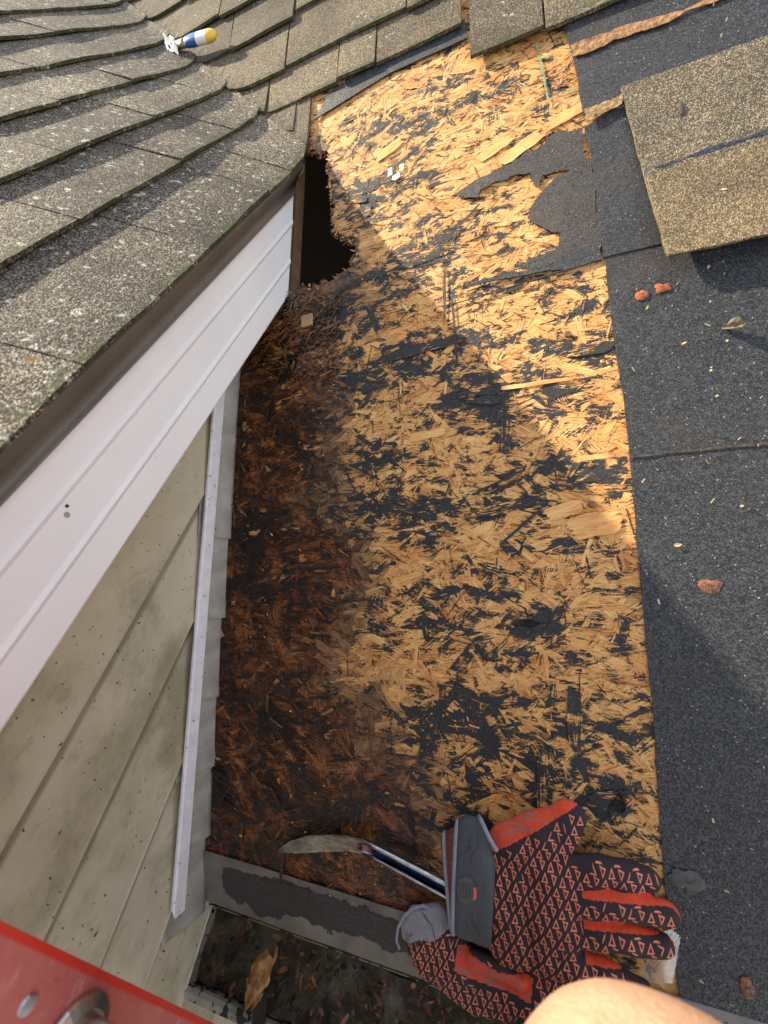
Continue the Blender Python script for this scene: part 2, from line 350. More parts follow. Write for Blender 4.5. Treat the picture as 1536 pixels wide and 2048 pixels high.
for (a, b, a2, b2) in [(905, 600, 915, 730), (945, 990, 1050, 940), (1000, 1090, 1080, 1020), (890, 545, 890, 640), (660, 590, 900, 500), (880, 500, 960, 410), (640, 640, 690, 610), (760, 960, 700, 930)]:
    x, u = px(a, b); x2, u2 = px(a2, b2); L = math.hypot(x2-x, u2-u); flake((x+x2)/2, (u+u2)/2, math.atan2(u2-u, x2-x), L, .0035, .003, 0, .1, 1.0, .3)
# (printed marks follow)
# crumbled rot along the hole and under it
for _ in range(520):
    i = R.randrange(1, len(HOLE)-2); t = R.random(); a, b = HOLE[i], HOLE[i+1]
    x = a[0]+(b[0]-a[0])*t+R.gauss(0, .004); u = a[1]+(b[1]-a[1])*t+R.gauss(0, .004)
    flake(x, u, R.uniform(0, 3.1), R.uniform(.003, .009), R.uniform(.0010, .0045), R.uniform(-.010, .001), R.gauss(0, .12), R.random(), R.uniform(-.2, .35), 1, wv=R.uniform(.15, .75))
for _ in range(700):
    x = R.uniform(.06, .20); u = R.uniform(.74, .885) - (x-.1)*.3
    flake(x, u, R.gauss(.5, .7), R.uniform(.005, .022), R.uniform(.001, .005), R.uniform(.0015, .006), R.gauss(0, .15), R.random(), R.uniform(-.2, .5), 1, wv=R.uniform(.5, .95))
for _ in range(90):
    x = R.uniform(.0, .24); u = R.uniform(.0, .7)
    flake(x, u, R.gauss(0, 1), R.uniform(.006, .03), R.uniform(.0015, .006), R.uniform(.0018, .004), R.gauss(0, .08), R.random(), R.uniform(-.3, .3), 1, wv=R.uniform(.55, 1))
deck = mesh('roof_deck', V, F, [M['osb'], M['osb_core']], house, mi=MI, col=colr, uv=UVs)
props(deck, 'strand board roof deck, rotted dark along the wall and broken open at the valley')
M['green'] = plain('green_paint', (.10, .20, .11), (.30, .34, .18), .7, 260, .0003)
M['stampw'] = plain('white_stamp', (.70, .69, .64), (.80, .79, .75), .6, 200)
M['stampk'] = plain('dark_stamp', (.05, .04, .035), (.09, .07, .06), .6, 200)
def decal(name, quads, mat, h=.0030):
    VV, FF = [], []
    for q in quads:
        b = len(VV); VV += [DK(*px(*p), h) for p in q]; FF.append(tuple(range(b, b+len(q))))
    return mesh(name, VV, FF, mat, deck)
def strokes(a, b, wd, n, rr_):
    out = []
    for k in range(n):
        if rr_.random() < .18: continue
        t0, t1 = k/n, (k+rr_.uniform(.7, 1.2))/n; w0, w1 = wd*rr_.uniform(.3, 1), wd*rr_.uniform(.3, 1); dx, dy = b[0]-a[0], b[1]-a[1]; l = math.hypot(dx, dy); nx_, ny_ = -dy/l, dx/l
        p0 = (a[0]+dx*t0, a[1]+dy*t0); p1 = (a[0]+dx*t1, a[1]+dy*t1)
        out.append([(p0[0]-nx_*w0, p0[1]-ny_*w0), (p1[0]-nx_*w1, p1[1]-ny_*w1), (p1[0]+nx_*w1, p1[1]+ny_*w1), (p0[0]+nx_*w0, p0[1]+ny_*w0)])
    return out
rg_ = random.Random(4)
decal('paint_line', strokes((1070, 75), (1096, 205), 4, 16, rg_), M['green'])
decal('paint_line', strokes((1098, 204), (1152, 182), 3, 8, rg_), M['green'])
decal('paint_line', strokes((870, 330), (1085, 210), 1.6, 26, rg_), M['green'])
decal('stamp', [[(777, 342), (785, 338), (786, 352), (777, 358)], [(800, 334), (808, 330), (809, 341), (800, 347)], [(786, 356), (800, 348), (801, 357), (793, 363), (786, 364)]], M['stampw'], .0034)
decal('stamp', [[(776, 340), (779, 336), (806, 326), (809, 330), (800, 333), (785, 339), (777, 343)], [(784, 340), (786, 340), (787, 355), (800, 347), (800, 334), (802, 333), (802, 348), (787, 357)], [(785, 365), (794, 365), (803, 358), (803, 347), (801, 357), (793, 363)]], M['stampk'], .0032)
# ------------------------------------------------------------------ felt sheets
def sheet(name, P, h, mat, label=None, wav=.0012, t=.0016, nx=40, holes=None, cell=.012):
    # P outline in deck coordinates -> grid trimmed to it by tessellation
    tris = tessellate_polygon([[Vector((x, y, 0)) for x, y in P]]); bm = bmesh.new()
    vs = [bm.verts.new((x, y, 0)) for x, y in P]
    for q in tris:
        try: bm.faces.new([vs[i] for i in q])
        except ValueError: pass
    bmesh.ops.subdivide_edges(bm, edges=[e for e in bm.edges if e.calc_length() > .05 and len(e.link_faces) > 1], cuts=3, use_grid_fill=True)
    bmesh.ops.triangulate(bm, faces=bm.faces)
    Vv = [DK(v.co.x, v.co.y, h+wav*(noise.noise(Vector((v.co.x*9, v.co.y*9, h*900)))+.6)) for v in bm.verts]
    bm.verts.index_update(); Ff = [tuple(v.index for v in f.verts) for f in bm.faces]; 
    Ff = [f if (Vv[f[1]]-Vv[f[0]]).cross(Vv[f[2]]-Vv[f[0]]).dot(N) > 0 else f[::-1] for f in Ff]; bm.free()
    o = mesh(name, Vv, Ff, mat, house); solid(o, t, -1)
    if label: o['label'] = label
    return o
rj = random.Random(3)
def edge(pts, n, amp):
    out = []
    for i in range(len(pts)-1):
        a, b = pts[i], pts[i+1]
        for k in range(n): t = k/n; out.append((a[0]+(b[0]-a[0])*t+rj.uniform(-amp, amp), a[1]+(b[1]-a[1])*t+rj.uniform(-amp, amp)))
    out.append(pts[-1]); return out
lef = [px(*q) for q in ((1330, 1790), (1322, 1690), (1313, 1560), (1305, 1420), (1290, 1280), (1278, 1150), (1262, 950), (1246, 800), (1230, 700), (1212, 560))]
sheet('underlayment', [(4, -.002), (4, .83)]+[(.60, .83), (.585, .815)][:2]+list(reversed(edge([(.5905, -.002)]+lef, 5, .0006)))[0:], .0022, M['felt'], 'lower sheet of dark mineral felt')
up = edge([px(*q) for q in ((1205, 520), (1198, 470), (1190, 380), (1178, 300), (1168, 262))], 5, .0008)
sheet('underlayment', [(4, .809), (4, 1.052), (.7, 1.052)]+[px(1232, 225)]+list(reversed(up))+[(.60, .8125)], .0046, M['felt'], 'middle sheet of dark mineral felt')
up2 = edge([px(*q) for q in ((1165, 240), (1150, 150), (1140, 110), (1125, 55))], 4, .0008)
sheet('underlayment', [(4, 1.040), (4, 1.5), (.50, 1.5)]+list(reversed(up2)), .0066, M['felt'], 'upper sheet of dark mineral felt')
# brown torn-off bands across the felt
M['band'] = plain('torn_band', (.10, .045, .02), (.46, .25, .10), .85, 130, .003)
def band(q, h): return sheet('torn_band', jag([px(*p) for p in q], 4, .09, rj), h, M['band'], None, .0005, .0008)
band([(1140, 108), (1300, 56), (1400, 22), (1500, -18), (1500, 0), (1310, 72), (1145, 130)], .0100)
M['band2'] = plain('torn_strand_band', (.05, .03, .02), (.48, .30, .12), .85, 160, .002)
sheet('torn_band', jag([px(*p) for p in ((1166, 236), (1228, 214), (1240, 206), (1240, 226), (1170, 262))], 4, .12, rj), .0108, M['band2'], None, .0005, .0008)
# strips left of the sheets: starter strip left on the boards and torn remnants
strip = [px(*q) for q in ((905, 612), (1000, 585), (1100, 555), (1205, 522), (1200, 498), (1120, 520), (1060, 545), (1010, 548), (960, 565), (925, 580))]
sheet('felt_remnant', jag(strip[:4], 0, 0, rj)[:4]+jag(strip[3:], 3, .12, rj)[:-1], .0042, M['felt'], 'long narrow strip of dark felt left on the boards', .0004)
rem = [(905, 395), (960, 360), (1020, 335), (1080, 300), (1110, 270), (1165, 262), (1180, 330), (1190, 400), (1200, 500), (1120, 522), (1060, 545), (1040, 540), (1060, 520), (1110, 505), (1120, 470), (1080, 455), (1055, 440), (1070, 405), (1095, 375), (1140, 345), (1085, 355), (1075, 380), (1060, 350), (1010, 365), (960, 385), (955, 400), (930, 400)]
sheet('felt_remnant', jag([px(*q) for q in rem], 3, .13, rj), .0034, M['residue'], 'large torn patch of thin black felt beside the middle sheet', .0012, .0010)
stp = [px(*q) for q in ((632, 243), (780, 152), (935, 82), (930, 45), (780, 110), (660, 190))]
sheet('starter_strip', stp, .0040, M['felt'], 'grey starter strip under the lowest course', .0004)
M['seam'] = plain('dirt_seam', (.018, .017, .017), (.10, .085, .06), .9, 220, .0015)
# seam of dirt on the lower sheet
sd = [(.59+i*.012+0*i, .5455+.0006*i*.6+rj.uniform(-.0010, .0010)) for i in range(12)]
sheet('felt_seam', sd+[(x, y-.0022-rj.random()*.0015) for x, y in reversed(sd)], .0046, M['seam'], None, 0, .0004)
# ------------------------------------------------------------------ shingle fields
def field(tabs, mat, name, label, surf, rr, thick=.0045):
    VV, FF, CC = [], [], []
    for (a0, a1, s0, s1, clamp, drop) in tabs:      # along range, slope range (butt at s0)
        na, ns = max(3, int((a1-a0)/.018)), 6; tone = rr.random(); warp = rr.uniform(-.0016, .0016); b = len(VV); s0j = s0+rr.uniform(-.0015, .0015)
        seed = rr.uniform(0, 50)
        for lay in (1, 0):
            for i in range(na+1):
                for j in range(ns+1):
                    a = a0+(a1-a0)*i/na; f = j/ns; f = f*f if j < ns else 1; s = s0j+(s1+.012-s0j)*f
                    wob = noise.noise(Vector((a*14, s0*31, seed*.1)))*.0025*(1-f)
                    s2 = s + wob
                    off = .0012+(.0070+drop)*(1-f)**1.0+.0026*noise.noise(Vector((a*7, s*7, seed*.2)))*(1-f)+warp*(i/na-.5)
                    off += thick*.5 if lay else -thick*.5
                    P = surf(a, s2, off, clamp); VV.append(P)
                    CC.append((tone*.7+.15+(.15 if f > .5 else 0)*0, 1.0 if (j == 0 or (j == 1 and lay)) else (.35 if j == 2 else 0), rr.random()))
        w_ = ns+1; top = b; bot = b+(na+1)*w_
        for i in range(na):
            for j in range(ns):
                q = i*w_+j; FF.append((top+q, top+q+w_, top+q+w_+1, top+q+1)); FF.append((bot+q, bot+q+1, bot+q+w_+1, bot+q+w_))
        for i in range(na):
            q = i*w_; FF.append((top+q, bot+q, bot+q+w_, top+q+w_)); q += ns; FF.append((top+q, top+q+w_, bot+q+w_, bot+q))
        for j in range(ns):
            q = j; FF.append((top+q, top+q+1, bot+q+1, bot+q)); q = na*w_+j; FF.append((top+q, bot+q, bot+q+1, top+q+1))
    o = mesh(name, VV, FF, mat, house, smooth=False, col=CC); o['label'] = label; return o
NW = Vector((SW, 0, CW))
def surf_wing(a, s, off, clamp):
    x = EX - s*CW; y = a; ym = yval(x)+.004
    y = min(y, ym); z = z_roof(x, y)
    d = max(0, 1-abs(ym-y)/.10)
    return Vector((x, y, z)) + (NW*(1-d*.35)+N*d*.35).normalized()*(off+.004*d)
def surf_main(a, s, off, clamp):
    y = s*CT; x = max(a, xval(y)-.002); return Vector((x, y, z_roof(x, y))) + N*off
tabs = []; rr = random.Random(11)
courses = [-.006, .125, .228, .335, .440, .545, .65]+[.65+.11*i for i in range(1, 22)]
pre = {0: [-.2, .03, .35, .592, .80, .905], 1: [-.1, .14, .34, .56, .80, 1.0], 2: [.05, .28, .48, .70, .93, 1.15]}
for ci in range(len(courses)-1):
    s0, s1 = courses[ci], courses[ci+1]; yl = yval(EX-s1*CW)+.03
    js = list(pre.get(ci, [])) or [rr.uniform(-.2, 0)]
    while js[0] > -3: js.insert(0, js[0]-rr.uniform(.20, .25))
    while js[-1] < yl: js.append(js[-1]+rr.uniform(.19, .25))
    for a, b in zip(js, js[1:]):
        if a > yl: continue
        b = min(b, yl)
        if b-a > .02: tabs.append((a+.0012, b-.0012, s0, s1, 0, 0))
wing = field(tabs, M['wing_sh'], 'wing_roof', 'grey lichen speckled shingles of the wing roof', surf_wing, rr)
tabs = []; mc = [1.285, 1.380, 1.500, 1.612, 1.73, 1.845]+[1.845+.115*i for i in range(1, 14)]
for ci in range(len(mc)-1):
    s0, s1 = mc[ci], mc[ci+1]; xl = xval(s1*CT)-.02; cur = xl
    while cur < 3:
        wd = rr.uniform(.13, .26)
        nx_ = cur+wd
        if ci == 0:
            for brk in (.035, .262, .412):
                if cur < brk-.02 < nx_: nx_ = brk; break
            if cur >= .40: break
        tabs.append((cur+.0016, nx_-.0016, s0+(rr.choice((0, 0, .012, -.01)) if ci > 0 else 0), s1, 0, rr.choice((0, .003))))
        cur = nx_
tabs.append((.424, .53, 1.206, 1.40, 0, .004)); tabs.append((.533, .74, 1.200, 1.40, 0, .004)); tabs.append((.743, 1.0, 1.202, 1.40, 0, .004)); tabs.append((1.003, 3, 1.2, 1.40, 0, .004))
tabs.append((.06, .131, 1.166, 1.30, 0, .002)); tabs.append((-.04, .10, 1.215, 1.30, 0, .002))
field(tabs, M['main_sh'], 'main_roof_shingles', 'brown shingle courses still nailed above the bare deck', surf_main, rr, .005)
# ------------------------------------------------------------------ wing structure
yd = lambda z: z/math.tan(TH)
def prof_y(pr, y0, cut=.0):                        # profile (x,z) swept along y until it meets the main roof
    r0, r1 = [], []; mids = []
    n = 30
    rings = []
    for i in range(n+1):
        t = i/n; rings.append([Vector((x, y0+(yd(z)+cut-y0)*t, z)) for x, z in pr])
    return loft(rings, closed=False)
fz = [(.098, .524), (.0995, .522), (.1, .5195), (.1, .4915), (.1012, .4895), (.1022, .4875), (.1012, .4855), (.1, .4835), (.1, .4535), (.1012, .4515), (.1022, .4495), (.1012, .4475), (.1, .4455), (.1, .4185), (.0985, .4165), (.096, .4160)]
V_, F_ = prof_y(fz, -3, .004); o = mesh('fascia', [v+Vector((hsz((v.y, v.z*2, 0), 5, .0008), 0, 0)) for v in V_], F_, M['white'], house); solid(o, .0012, -1); o['label'] = 'white aluminium fascia with two raised ribs'
V_, F_ = prof_y([(.0985, .5245), (.0985, .4165), (.080, .4165), (.080, .5245)], -3, -.002); mesh('fascia_board', V_, F_, M['wood'], house)
de = [(.096, .5525), (.1135, .5475), (.1175, .5445), (.1175, .5405), (.1065, .5300), (.1040, .5260), (.1042, .5225), (.1065, .5195), (.1080, .5180)]
V_, F_ = prof_y(de, -3, .006); o = mesh('drip_edge', V_, F_, M['brown_metal'], house, smooth=True); solid(o, .001, -1); o['label'] = 'brown metal drip edge along the wing eave'
V_, F_ = prof_y([(.080, .4175), (-.02, .4175)], -3, .0); mesh('soffit', V_, F_, M['white'], house)
# wing roof board under the shingles
V_ = [(EX-.012, -3, EZ-.0075), (EX-.012, yval(EX-.012)+.0, EZ-.0075), (-2.3, yval(-2.3), z_wing(-2.3, 0)-.013), (-2.3, -3, z_wing(-2.3, 0)-.013)]
o = mesh('wing_deck', V_, [(0, 1, 2, 3)], M['wood'], house); solid(o, .011, -1)
V_ = [(-2.3, -3, z_wing(-2.3, 0)), (-2.3, 4, z_wing(-2.3, 0)), (-4.6, 4, .548-.1), (-4.6, -3, .548-.1)]; o = mesh('wing_roof_far_slope', V_, [(0, 1, 2, 3)], M['wing_sh'], house, col=[(.5, 0, .5)]*4); solid(o, .01, -1)
# siding boards: each course tilts out at its butt
butts = [.480-.0895*i for i in range(0, 36)]
parts = []; scol = []
for i, z in enumerate(butts[:-1]):
    zb = butts[i+1]; ya = -3; rings = []
    n = 60
    for k in range(n+1):
        t = k/n
        # boards end just above the step flashing, cut along the roof slope
        ring = []
        for (dx, zz) in ((.0002, z+.004), (.0014, z-.008), (.0026, z-.0135), (.0034, z-.0185), (.0120, zb+.0024), (.0140, zb+.0006), (.0125, zb-.0008), (.0002, zb+.0008)):
            ye = yd(zz) - .050/ST if zz > -.05 else .02
            if zz <= -.0: ye = min(ye, .02) if zz > -.1 else .02
            ye = max(ye, -3+.1)
            y = ya+(ye-ya)*(1-(1-t)**2.2)
            scol.append((0, 1 if dx in (.0002, .0014) else (.85 if dx == .0026 else 0), 0))  # top of each board carries the painted contact shade of the lap
            ring.append(Vector((dx+.0009*noise.noise(Vector((y*4, zb*9, 0))), y, zz)))
        rings.append(ring)
    parts.append(loft(rings, closed=True))
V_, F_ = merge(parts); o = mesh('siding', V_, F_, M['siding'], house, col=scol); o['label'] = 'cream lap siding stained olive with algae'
V_, F_ = box((-.012, -3, -2.6), (.011, 0, 0), (0, 3.02, 0), (0, 0, 3.02)); mesh('wing_wall', V_, F_, M['wall'], house)
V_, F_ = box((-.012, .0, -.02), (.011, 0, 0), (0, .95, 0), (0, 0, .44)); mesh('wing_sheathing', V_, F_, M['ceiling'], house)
# step flashings: upright leg on the wall, bottom edge curling away from it
st = [.757, .468, .352, .222, .098, -.078]
cuts = [(.46, .80, .0), (.335, .47, .001), (.218, .345, -.001), (.12, .235, .001), (.028, .155, .003), (-.072, .05, -.001)]
rs = random.Random(5)
for i, (u0, u1, dx) in enumerate(cuts):
    rings = []; n = 14
    for k in range(n+1):
        t = k/n; u = u0+(u1-u0)*t; lift = .0060*(1-t)**2.2+.0003; ring = []
        for j in range(9):
            g = j/8; h = .060*g + (1-g)*(.0016*math.sin(t*3.1+i*1.7)-.003*(i % 2)) + (.006*(1-g) if i == 4 and t > .75 else 0)
            bow = .0030+.0085*(1-g)**1.6+.0022*math.sin(g*5.5) + dx*.8*(1-g) + .0006*i*0
            P = DK(0, u, h-.002*(1-g)); P.x = bow+lift+.0006*noise.noise(Vector((u*20, g*3, i)))
            ring.append(P)
        rings.append(ring)
    V_, F_ = loft(rings, closed=False); o = mesh('step_flashing', V_, F_, M['metal_grey'], house, smooth=True); solid(o, .0006, 1)
    if i == 5: o['label'] = 'lowest step flashing with a dirty bent corner'
    nl = []
    for (uu, gg) in (((u0+.012, .012), (u0+.020, .034)) if i % 2 else ((u0+.014, .020),)):
        P = DK(.0030+.0085*(1-gg/.06)**1.6+.003, uu, gg); nl.append(tube([P+Vector((-.004, 0, 0)), P+Vector((.0006, 0, 0))], [.0019+rs.uniform(-.0006, .0006)]*2, 8, upv=N))
    for q_ in nl: mesh('nail_head', q_[0], q_[1], M['oldnail'], o)
# the white trim strip lying on the flashing line
pr = []
a = DK(0, .70, .0440); b = DK(0, -.0345, .0415)
for P, hh in ((a, .018), (b, .018)):
    X = lambda d, q: P+Vector((d, 0, 0))+N*q
    pr.append([X(.0150, 0), X(.0150, hh-.001), X(.0162, hh), X(.0195, hh), X(.0215, hh-.002), X(.0225, 0), X(.0205, -.0008)])
pr[1] = [p + U*(.006 if j in (1, 2, 3) else -.004) for j, p in enumerate(pr[1])]
V_, F_ = loft(pr); o = bevel(mesh('wall_trim_strip', V_, F_, M['strip'], house), .0006); o['label'] = 'long white trim strip along the foot of the siding'
for (zx_, zz_, rr2, mt_) in ((.0, 1012, .0016, M['dark']), (.0, 1030, .0026, M['metal_grey'])):
    d = RT*((134-768)/776.744)+UP*(-(zz_-1024)/776.744)-BK; t = (.1002-CAMP.x)/d.x; P = CAMP+d*t
    V_, F_ = tube([P, P+Vector((.0007, 0, 0))], [rr2, rr2*.8], 12); mesh('screw_head', V_, F_, mt_, house)
# ------------------------------------------------------------------ attic, rafters
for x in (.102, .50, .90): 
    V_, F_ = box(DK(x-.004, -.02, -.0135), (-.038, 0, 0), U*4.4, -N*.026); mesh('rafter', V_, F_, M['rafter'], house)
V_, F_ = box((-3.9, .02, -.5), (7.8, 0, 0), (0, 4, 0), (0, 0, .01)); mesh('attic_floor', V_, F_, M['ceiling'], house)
V_, F_ = merge([box((-1.2, 1.75, -.489), (2.6, 0, 0), (0, .01, 0), (0, 0, 1.41)), box((1.405, .03, -.489), (.01, 0, 0), (0, 1.7, 0), (0, 0, .49))]); mesh('attic_dark_screen', V_, F_, M['ceiling'], house)  # near-black walls added close behind the hole so it stays dark
parts = [box((-.01, -.0, -2.6), (3.9, 0, 0), (0, .012, 0), (0, 0, 2.575)), box((3.88, .013, -2.6), (.012, 0, 0), (0, 3.9, 0), (0, 0, 2.6)), box((-3.9, 3.92, -2.6), (7.78, 0, 0), (0, .012, 0), (0, 0, 4.6))]
V_, F_ = merge(parts); mesh('main_wall', V_, F_, M['wall'], house)
x, u = px(622, 648); V_, F_ = box(DK(x-.014, u-.008, .004), (.021, 0, .001), U*.020, N*.005); o = bevel(mesh('wood_block', V_, F_, M['wood'], house), .001); o['label'] = 'small pale wood block below the hole'
# ------------------------------------------------------------------ eave flashing and gutter
def flash_mat():
    m = Mt('tarred_flashing', .5); t = m.noise(24, 6, rough=.65); uvx = m.n('ShaderNodeSeparateXYZ'); m.put(uvx.inputs[0], m.col())
    b = m.ramp(m.noise(30, 5), [(.3, (.095, .085, .072)), (.7, (.19, .175, .15))])
    k = m.step(m.ma('ADD', m.sep(m.col(), 1), m.ma('MULTIPLY', m.ma('SUBTRACT', t, .5), 2.3)), .48, .52)
    b = m.mix(k, b, m.mix(m.sep(m.cell(500), 0), (.013, .013, .014), (.04, .038, .04)))
    return m.set(b, m.ma('ADD', .42, m.ma('MULTIPLY', k, .25)), m.bump(k, .0012))
M['tar'] = flash_mat()
prof = [(.008, .0032), (.002, .0034), (-.003, .0034), (-.007, .0028), (-.013, .0018), (-.020, .0006), (-.026, -.0006), (-.031, -.0018), (-.036, -.0030), (-.044, -.0045), (-.054, -.0065), (-.064, -.0085), (-.0655, -.0120), (-.062, -.020)]
kk = [-.1, .25, .58, 1.0, 1.3, 1.3, 1.3, 1.2, .90, .50, .22, .05, .3, .4]
rings, cols = [], []
for i in range(121):
    x = .002+i*.02 if i < 40 else .802+(i-40)*.04
    rings.append([DK(x, a, b+.0008*noise.noise(Vector((x*12, a*40, 0)))) for a, b in prof])
    for j in range(len(prof)): cols.append((0, kk[j]*(1 if x > .052 else .15) - (.25 if x > .34 and False else 0), 0))
V_, F_ = loft(rings, closed=False); o = mesh('eave_flashing', V_, F_, M['tar'], house, col=cols); solid(o, .001, -1); o['label'] = 'grey drip flashing at the eave smeared with black tar'
def dirt():
    m = Mt('gutter_muck', .6); n = m.noise(22, 7, rough=.7); b = m.ramp(n, [(.3, (.018, .013, .009)), (.44, (.075, .064, .038)), (.58, (.17, .155, .095)), (.8, (.32, .28, .19))])
    return m.set(b, m.ma('ADD', .25, m.ma('MULTIPLY', m.noise(90, 3), .6)), m.bump(m.noise(120, 6, rough=.75), .006))
M['muck'] = dirt()
M['gutter'] = plain('mouldy_gutter', (.20, .185, .14), (.40, .38, .32), .6, 40, .001, 0, ((.02, .016, .014), 60, .50))
gp = [(-.0575, -.050), (-.0575, -.135), (-.070, -.142), (-.125, -.142), (-.138, -.120), (-.142, -.070), (-.1475, -.062), (-.1480, -.056), (-.1420, -.0555), (-.1375, -.058), (-.1365, -.064)]
rings = [[Vector((x, a, b+.0006*math.sin(x*40))) for a, b in gp] for x in [.002+.05*i for i in range(80)]]
V_, F_ = loft(rings, closed=False)
cap = [Vector((.003, a, b)) for a, b in gp[:8]]; gV, gF = merge([(V_, F_), (cap+[p+Vector((-.002, 0, 0)) for p in cap], [tuple(range(8)), tuple(range(15, 7, -1))])])
tp = [Vector((.001, -.060, -.050)), Vector((.009, -.060, -.050)), Vector((.011, -.148, -.0548)), Vector((.001, -.148, -.0548))]
gV, gF = merge([(gV, gF), (tp+[p-Vector((0, 0, .004)) for p in tp], [(0, 1, 2, 3)[::-1], (4, 5, 6, 7), (0, 1, 5, 4), (1, 2, 6, 5), (2, 3, 7, 6), (3, 0, 4, 7)])])
gut = mesh('gutter', gV, gF, M['gutter'], house); solid(gut, .0009, 0); gut['label'] = 'mouldy grey gutter filled with roofing debris'
nx, ny = 260, 30; V_ = []
for i in range(nx+1):
    for j in range(ny+1):
        x = .006+i*.008*(1 if i < 120 else 1)+(0 if i < 120 else (i-120)*.012); y = -.0625-.075*j/ny
        V_.append(Vector((x, y, -.083+.012*noise.fractal(Vector((x*22, y*22, 1)), 1, 2, 5)+(.012*min(1, max(0, (x-.09)/.05))))))
F_ = [(i*(ny+1)+j, (i+1)*(ny+1)+j, (i+1)*(ny+1)+j+1, i*(ny+1)+j+1)[::-1] for i in range(nx) for j in range(ny)]
mk = mesh('debris_bed', V_, F_, M['muck'], gut, smooth=True); mk['kind'] = 'stuff'
# chips in the gutter
V, F, UVs, colr, MI = [], [], [], [], []
for _ in range(1150):
    x = R.uniform(.12, 1.0) if R.random() < .93 else R.uniform(.01, .1); y = R.uniform(-.135, -.065); a = R.uniform(0, 3.14); L = R.uniform(.003, .016); W = R.uniform(.001, .006); b = len(V); ex = Vector((math.cos(a), math.sin(a), R.gauss(0, .35)))*L/2; ey = Vector((-math.sin(a), math.cos(a), R.gauss(0, .35)))*W/2
    P = Vector((x, y, -.078+R.uniform(0, .014)+(.010 if x > .12 else 0))); ou = R.uniform(0, 50); c3 = (R.random()*.9, R.uniform(-.1, .6), R.uniform(.6, 1))
    for s, t in ((-1, -.8), (.1, -1), (1, -.3), (.9, .7), (0, 1), (-.9, .6)):
        V.append(P+ex*s*R.uniform(.8, 1.1)+ey*t*R.uniform(.7, 1.2)); UVs.append((s*L/2+ou, t*W/2)); colr.append(c3)
    F.append(tuple(range(b, b+6))[::(1 if True else -1)])
o = mesh('wood_debris', V, F, M['osb'], None, col=colr, uv=UVs); props(o, 'wet brown wood chips scattered along the gutter', 'debris', None, 'stuff')
# splintered chunk and black strip in the gutter
P0 = Vector((.128, -.098, -.058))
V_, F_ = [], []
rings = []
for i in range(9):
    t = i/8; c = P0+Vector((-.012+.030*(1-t)*.3, .018-.044*t, .008*math.sin(t*3)+.006)); wd = .0145*(1-.3*abs(t-.5))*(1 if 0 < i < 8 else .6)
    rings.append([c+Vector((math.cos(q)*wd*R.uniform(.6, 1.25), R.uniform(-.008, .008), math.sin(q)*.0060*R.uniform(.4, 1.4))) for q in [k*math.pi/5 for k in range(10)]])
V_, F_ = loft(rings)
o = mesh('wood_chunk', V_, F_, plain('splintered_wood', (.12, .045, .015), (.62, .33, .11), .7, 110, .004), None); props(o, 'splintered orange brown wood chunk standing in the gutter debris', 'wood chunk')
q0 = [Vector((.123, -.104, -.052)), Vector((.128, -.122, -.051)), Vector((.132, -.142, -.051)), Vector((.135, -.156, -.062)), Vector((.137, -.162, -.11)), Vector((.138, -.163, -.18))]
V_, F_ = loft([[p+Vector((-.009, 0, 0)), p+Vector((.009, 0, 0)), p+Vector((.009, .001, -.0015)), p+Vector((-.009, .001, -.0015))] for p in q0])
o = mesh('felt_strap', V_, F_, plain('black_strap', (.012, .012, .014), (.03, .03, .034), .5, 60), None); props(o, 'narrow black strap hanging over the gutter front', 'strap')
# ------------------------------------------------------------------ ground
V_ = [(-60, -60, -2.6), (60, -60, -2.6), (60, 60, -2.6), (-60, 60, -2.6)]; o = mesh('ground', V_, [(0, 1, 2, 3)], M['ground'], None); props(o, kind='structure')
# ------------------------------------------------------------------ loose shingle on the felt
lsh = thing('loose_shingle', 'loose tan laminated shingle lying across the dark felt', 'shingle', DK(.64, .78, .008))
def slabgrid(A, B, C_, D_, nu, nv, hf, t):        # A,B bottom; D,C top in deck coords
    V_, cols = [], []
    for lay in (0, 1):
        for i in range(nu+1):
            for j in range(nv+1):
                a, b = i/nu, j/nv; x = (A[0]*(1-a)+B[0]*a)*(1-b)+(D_[0]*(1-a)+C_[0]*a)*b; u = (A[1]*(1-a)+B[1]*a)*(1-b)+(D_[1]*(1-a)+C_[1]*a)*b
                ed = .0011*noise.noise(Vector((x*60, u*60, 0)))
                if j in (0, nv): u += ed*1.2
                if i == 0: x += ed*1.2
                V_.append(DK(x, u, hf(a, b)+(0 if lay else t))); cols.append((.62, 0, .5))
    w_ = nv+1; o_ = (nu+1)*w_; F_ = []
    for i in range(nu):
        for j in range(nv):
            q = i*w_+j; F_.append((q, q+w_, q+w_+1, q+1)); F_.append((o_+q, o_+q+1, o_+q+w_+1, o_+q+w_))
    for i in range(nu): q = i*w_; F_.append((q, q+o_, q+w_+o_, q+w_)); q += nv; F_.append((q, q+w_, q+w_+o_, q+o_))
    for j in range(nv): q = j; F_.append((q, q+1, q+1+o_, q+o_)); q = nu*w_+j; F_.append((q, q+o_, q+o_+1, q+1))
    return V_, F_, cols
hb = lambda a, b: .0085+.010*(1-b)**2+.003*math.sin(a*5)*(1-b)-.0015*b
V_, F_, cc = slabgrid((.644, .781), (1.55, .765), (1.56, 1.050), (.6195, 1.057), 60, 26, hb, .0034); mesh('base_layer', V_, F_, M['loose_sh'], lsh, col=cc)
V_, F_, cc = slabgrid((.6435, .779), (.772, .776), (.781, .903), (.6345, .900), 14, 12, lambda a, b: hb(a*.14, b*.45)+.0036, .0032); mesh('tab_layer', V_, F_, M['tab_sh'], lsh, col=cc)
V_, F_, cc = slabgrid((.7745, .776), (1.55, .763), (1.56, .90), (.783, .9035), 50, 12, lambda a, b: hb(.15+a*.85, b*.45)+.0036, .0030); mesh('tab_layer', V_, F_, M['tab_sh'], lsh, col=cc)
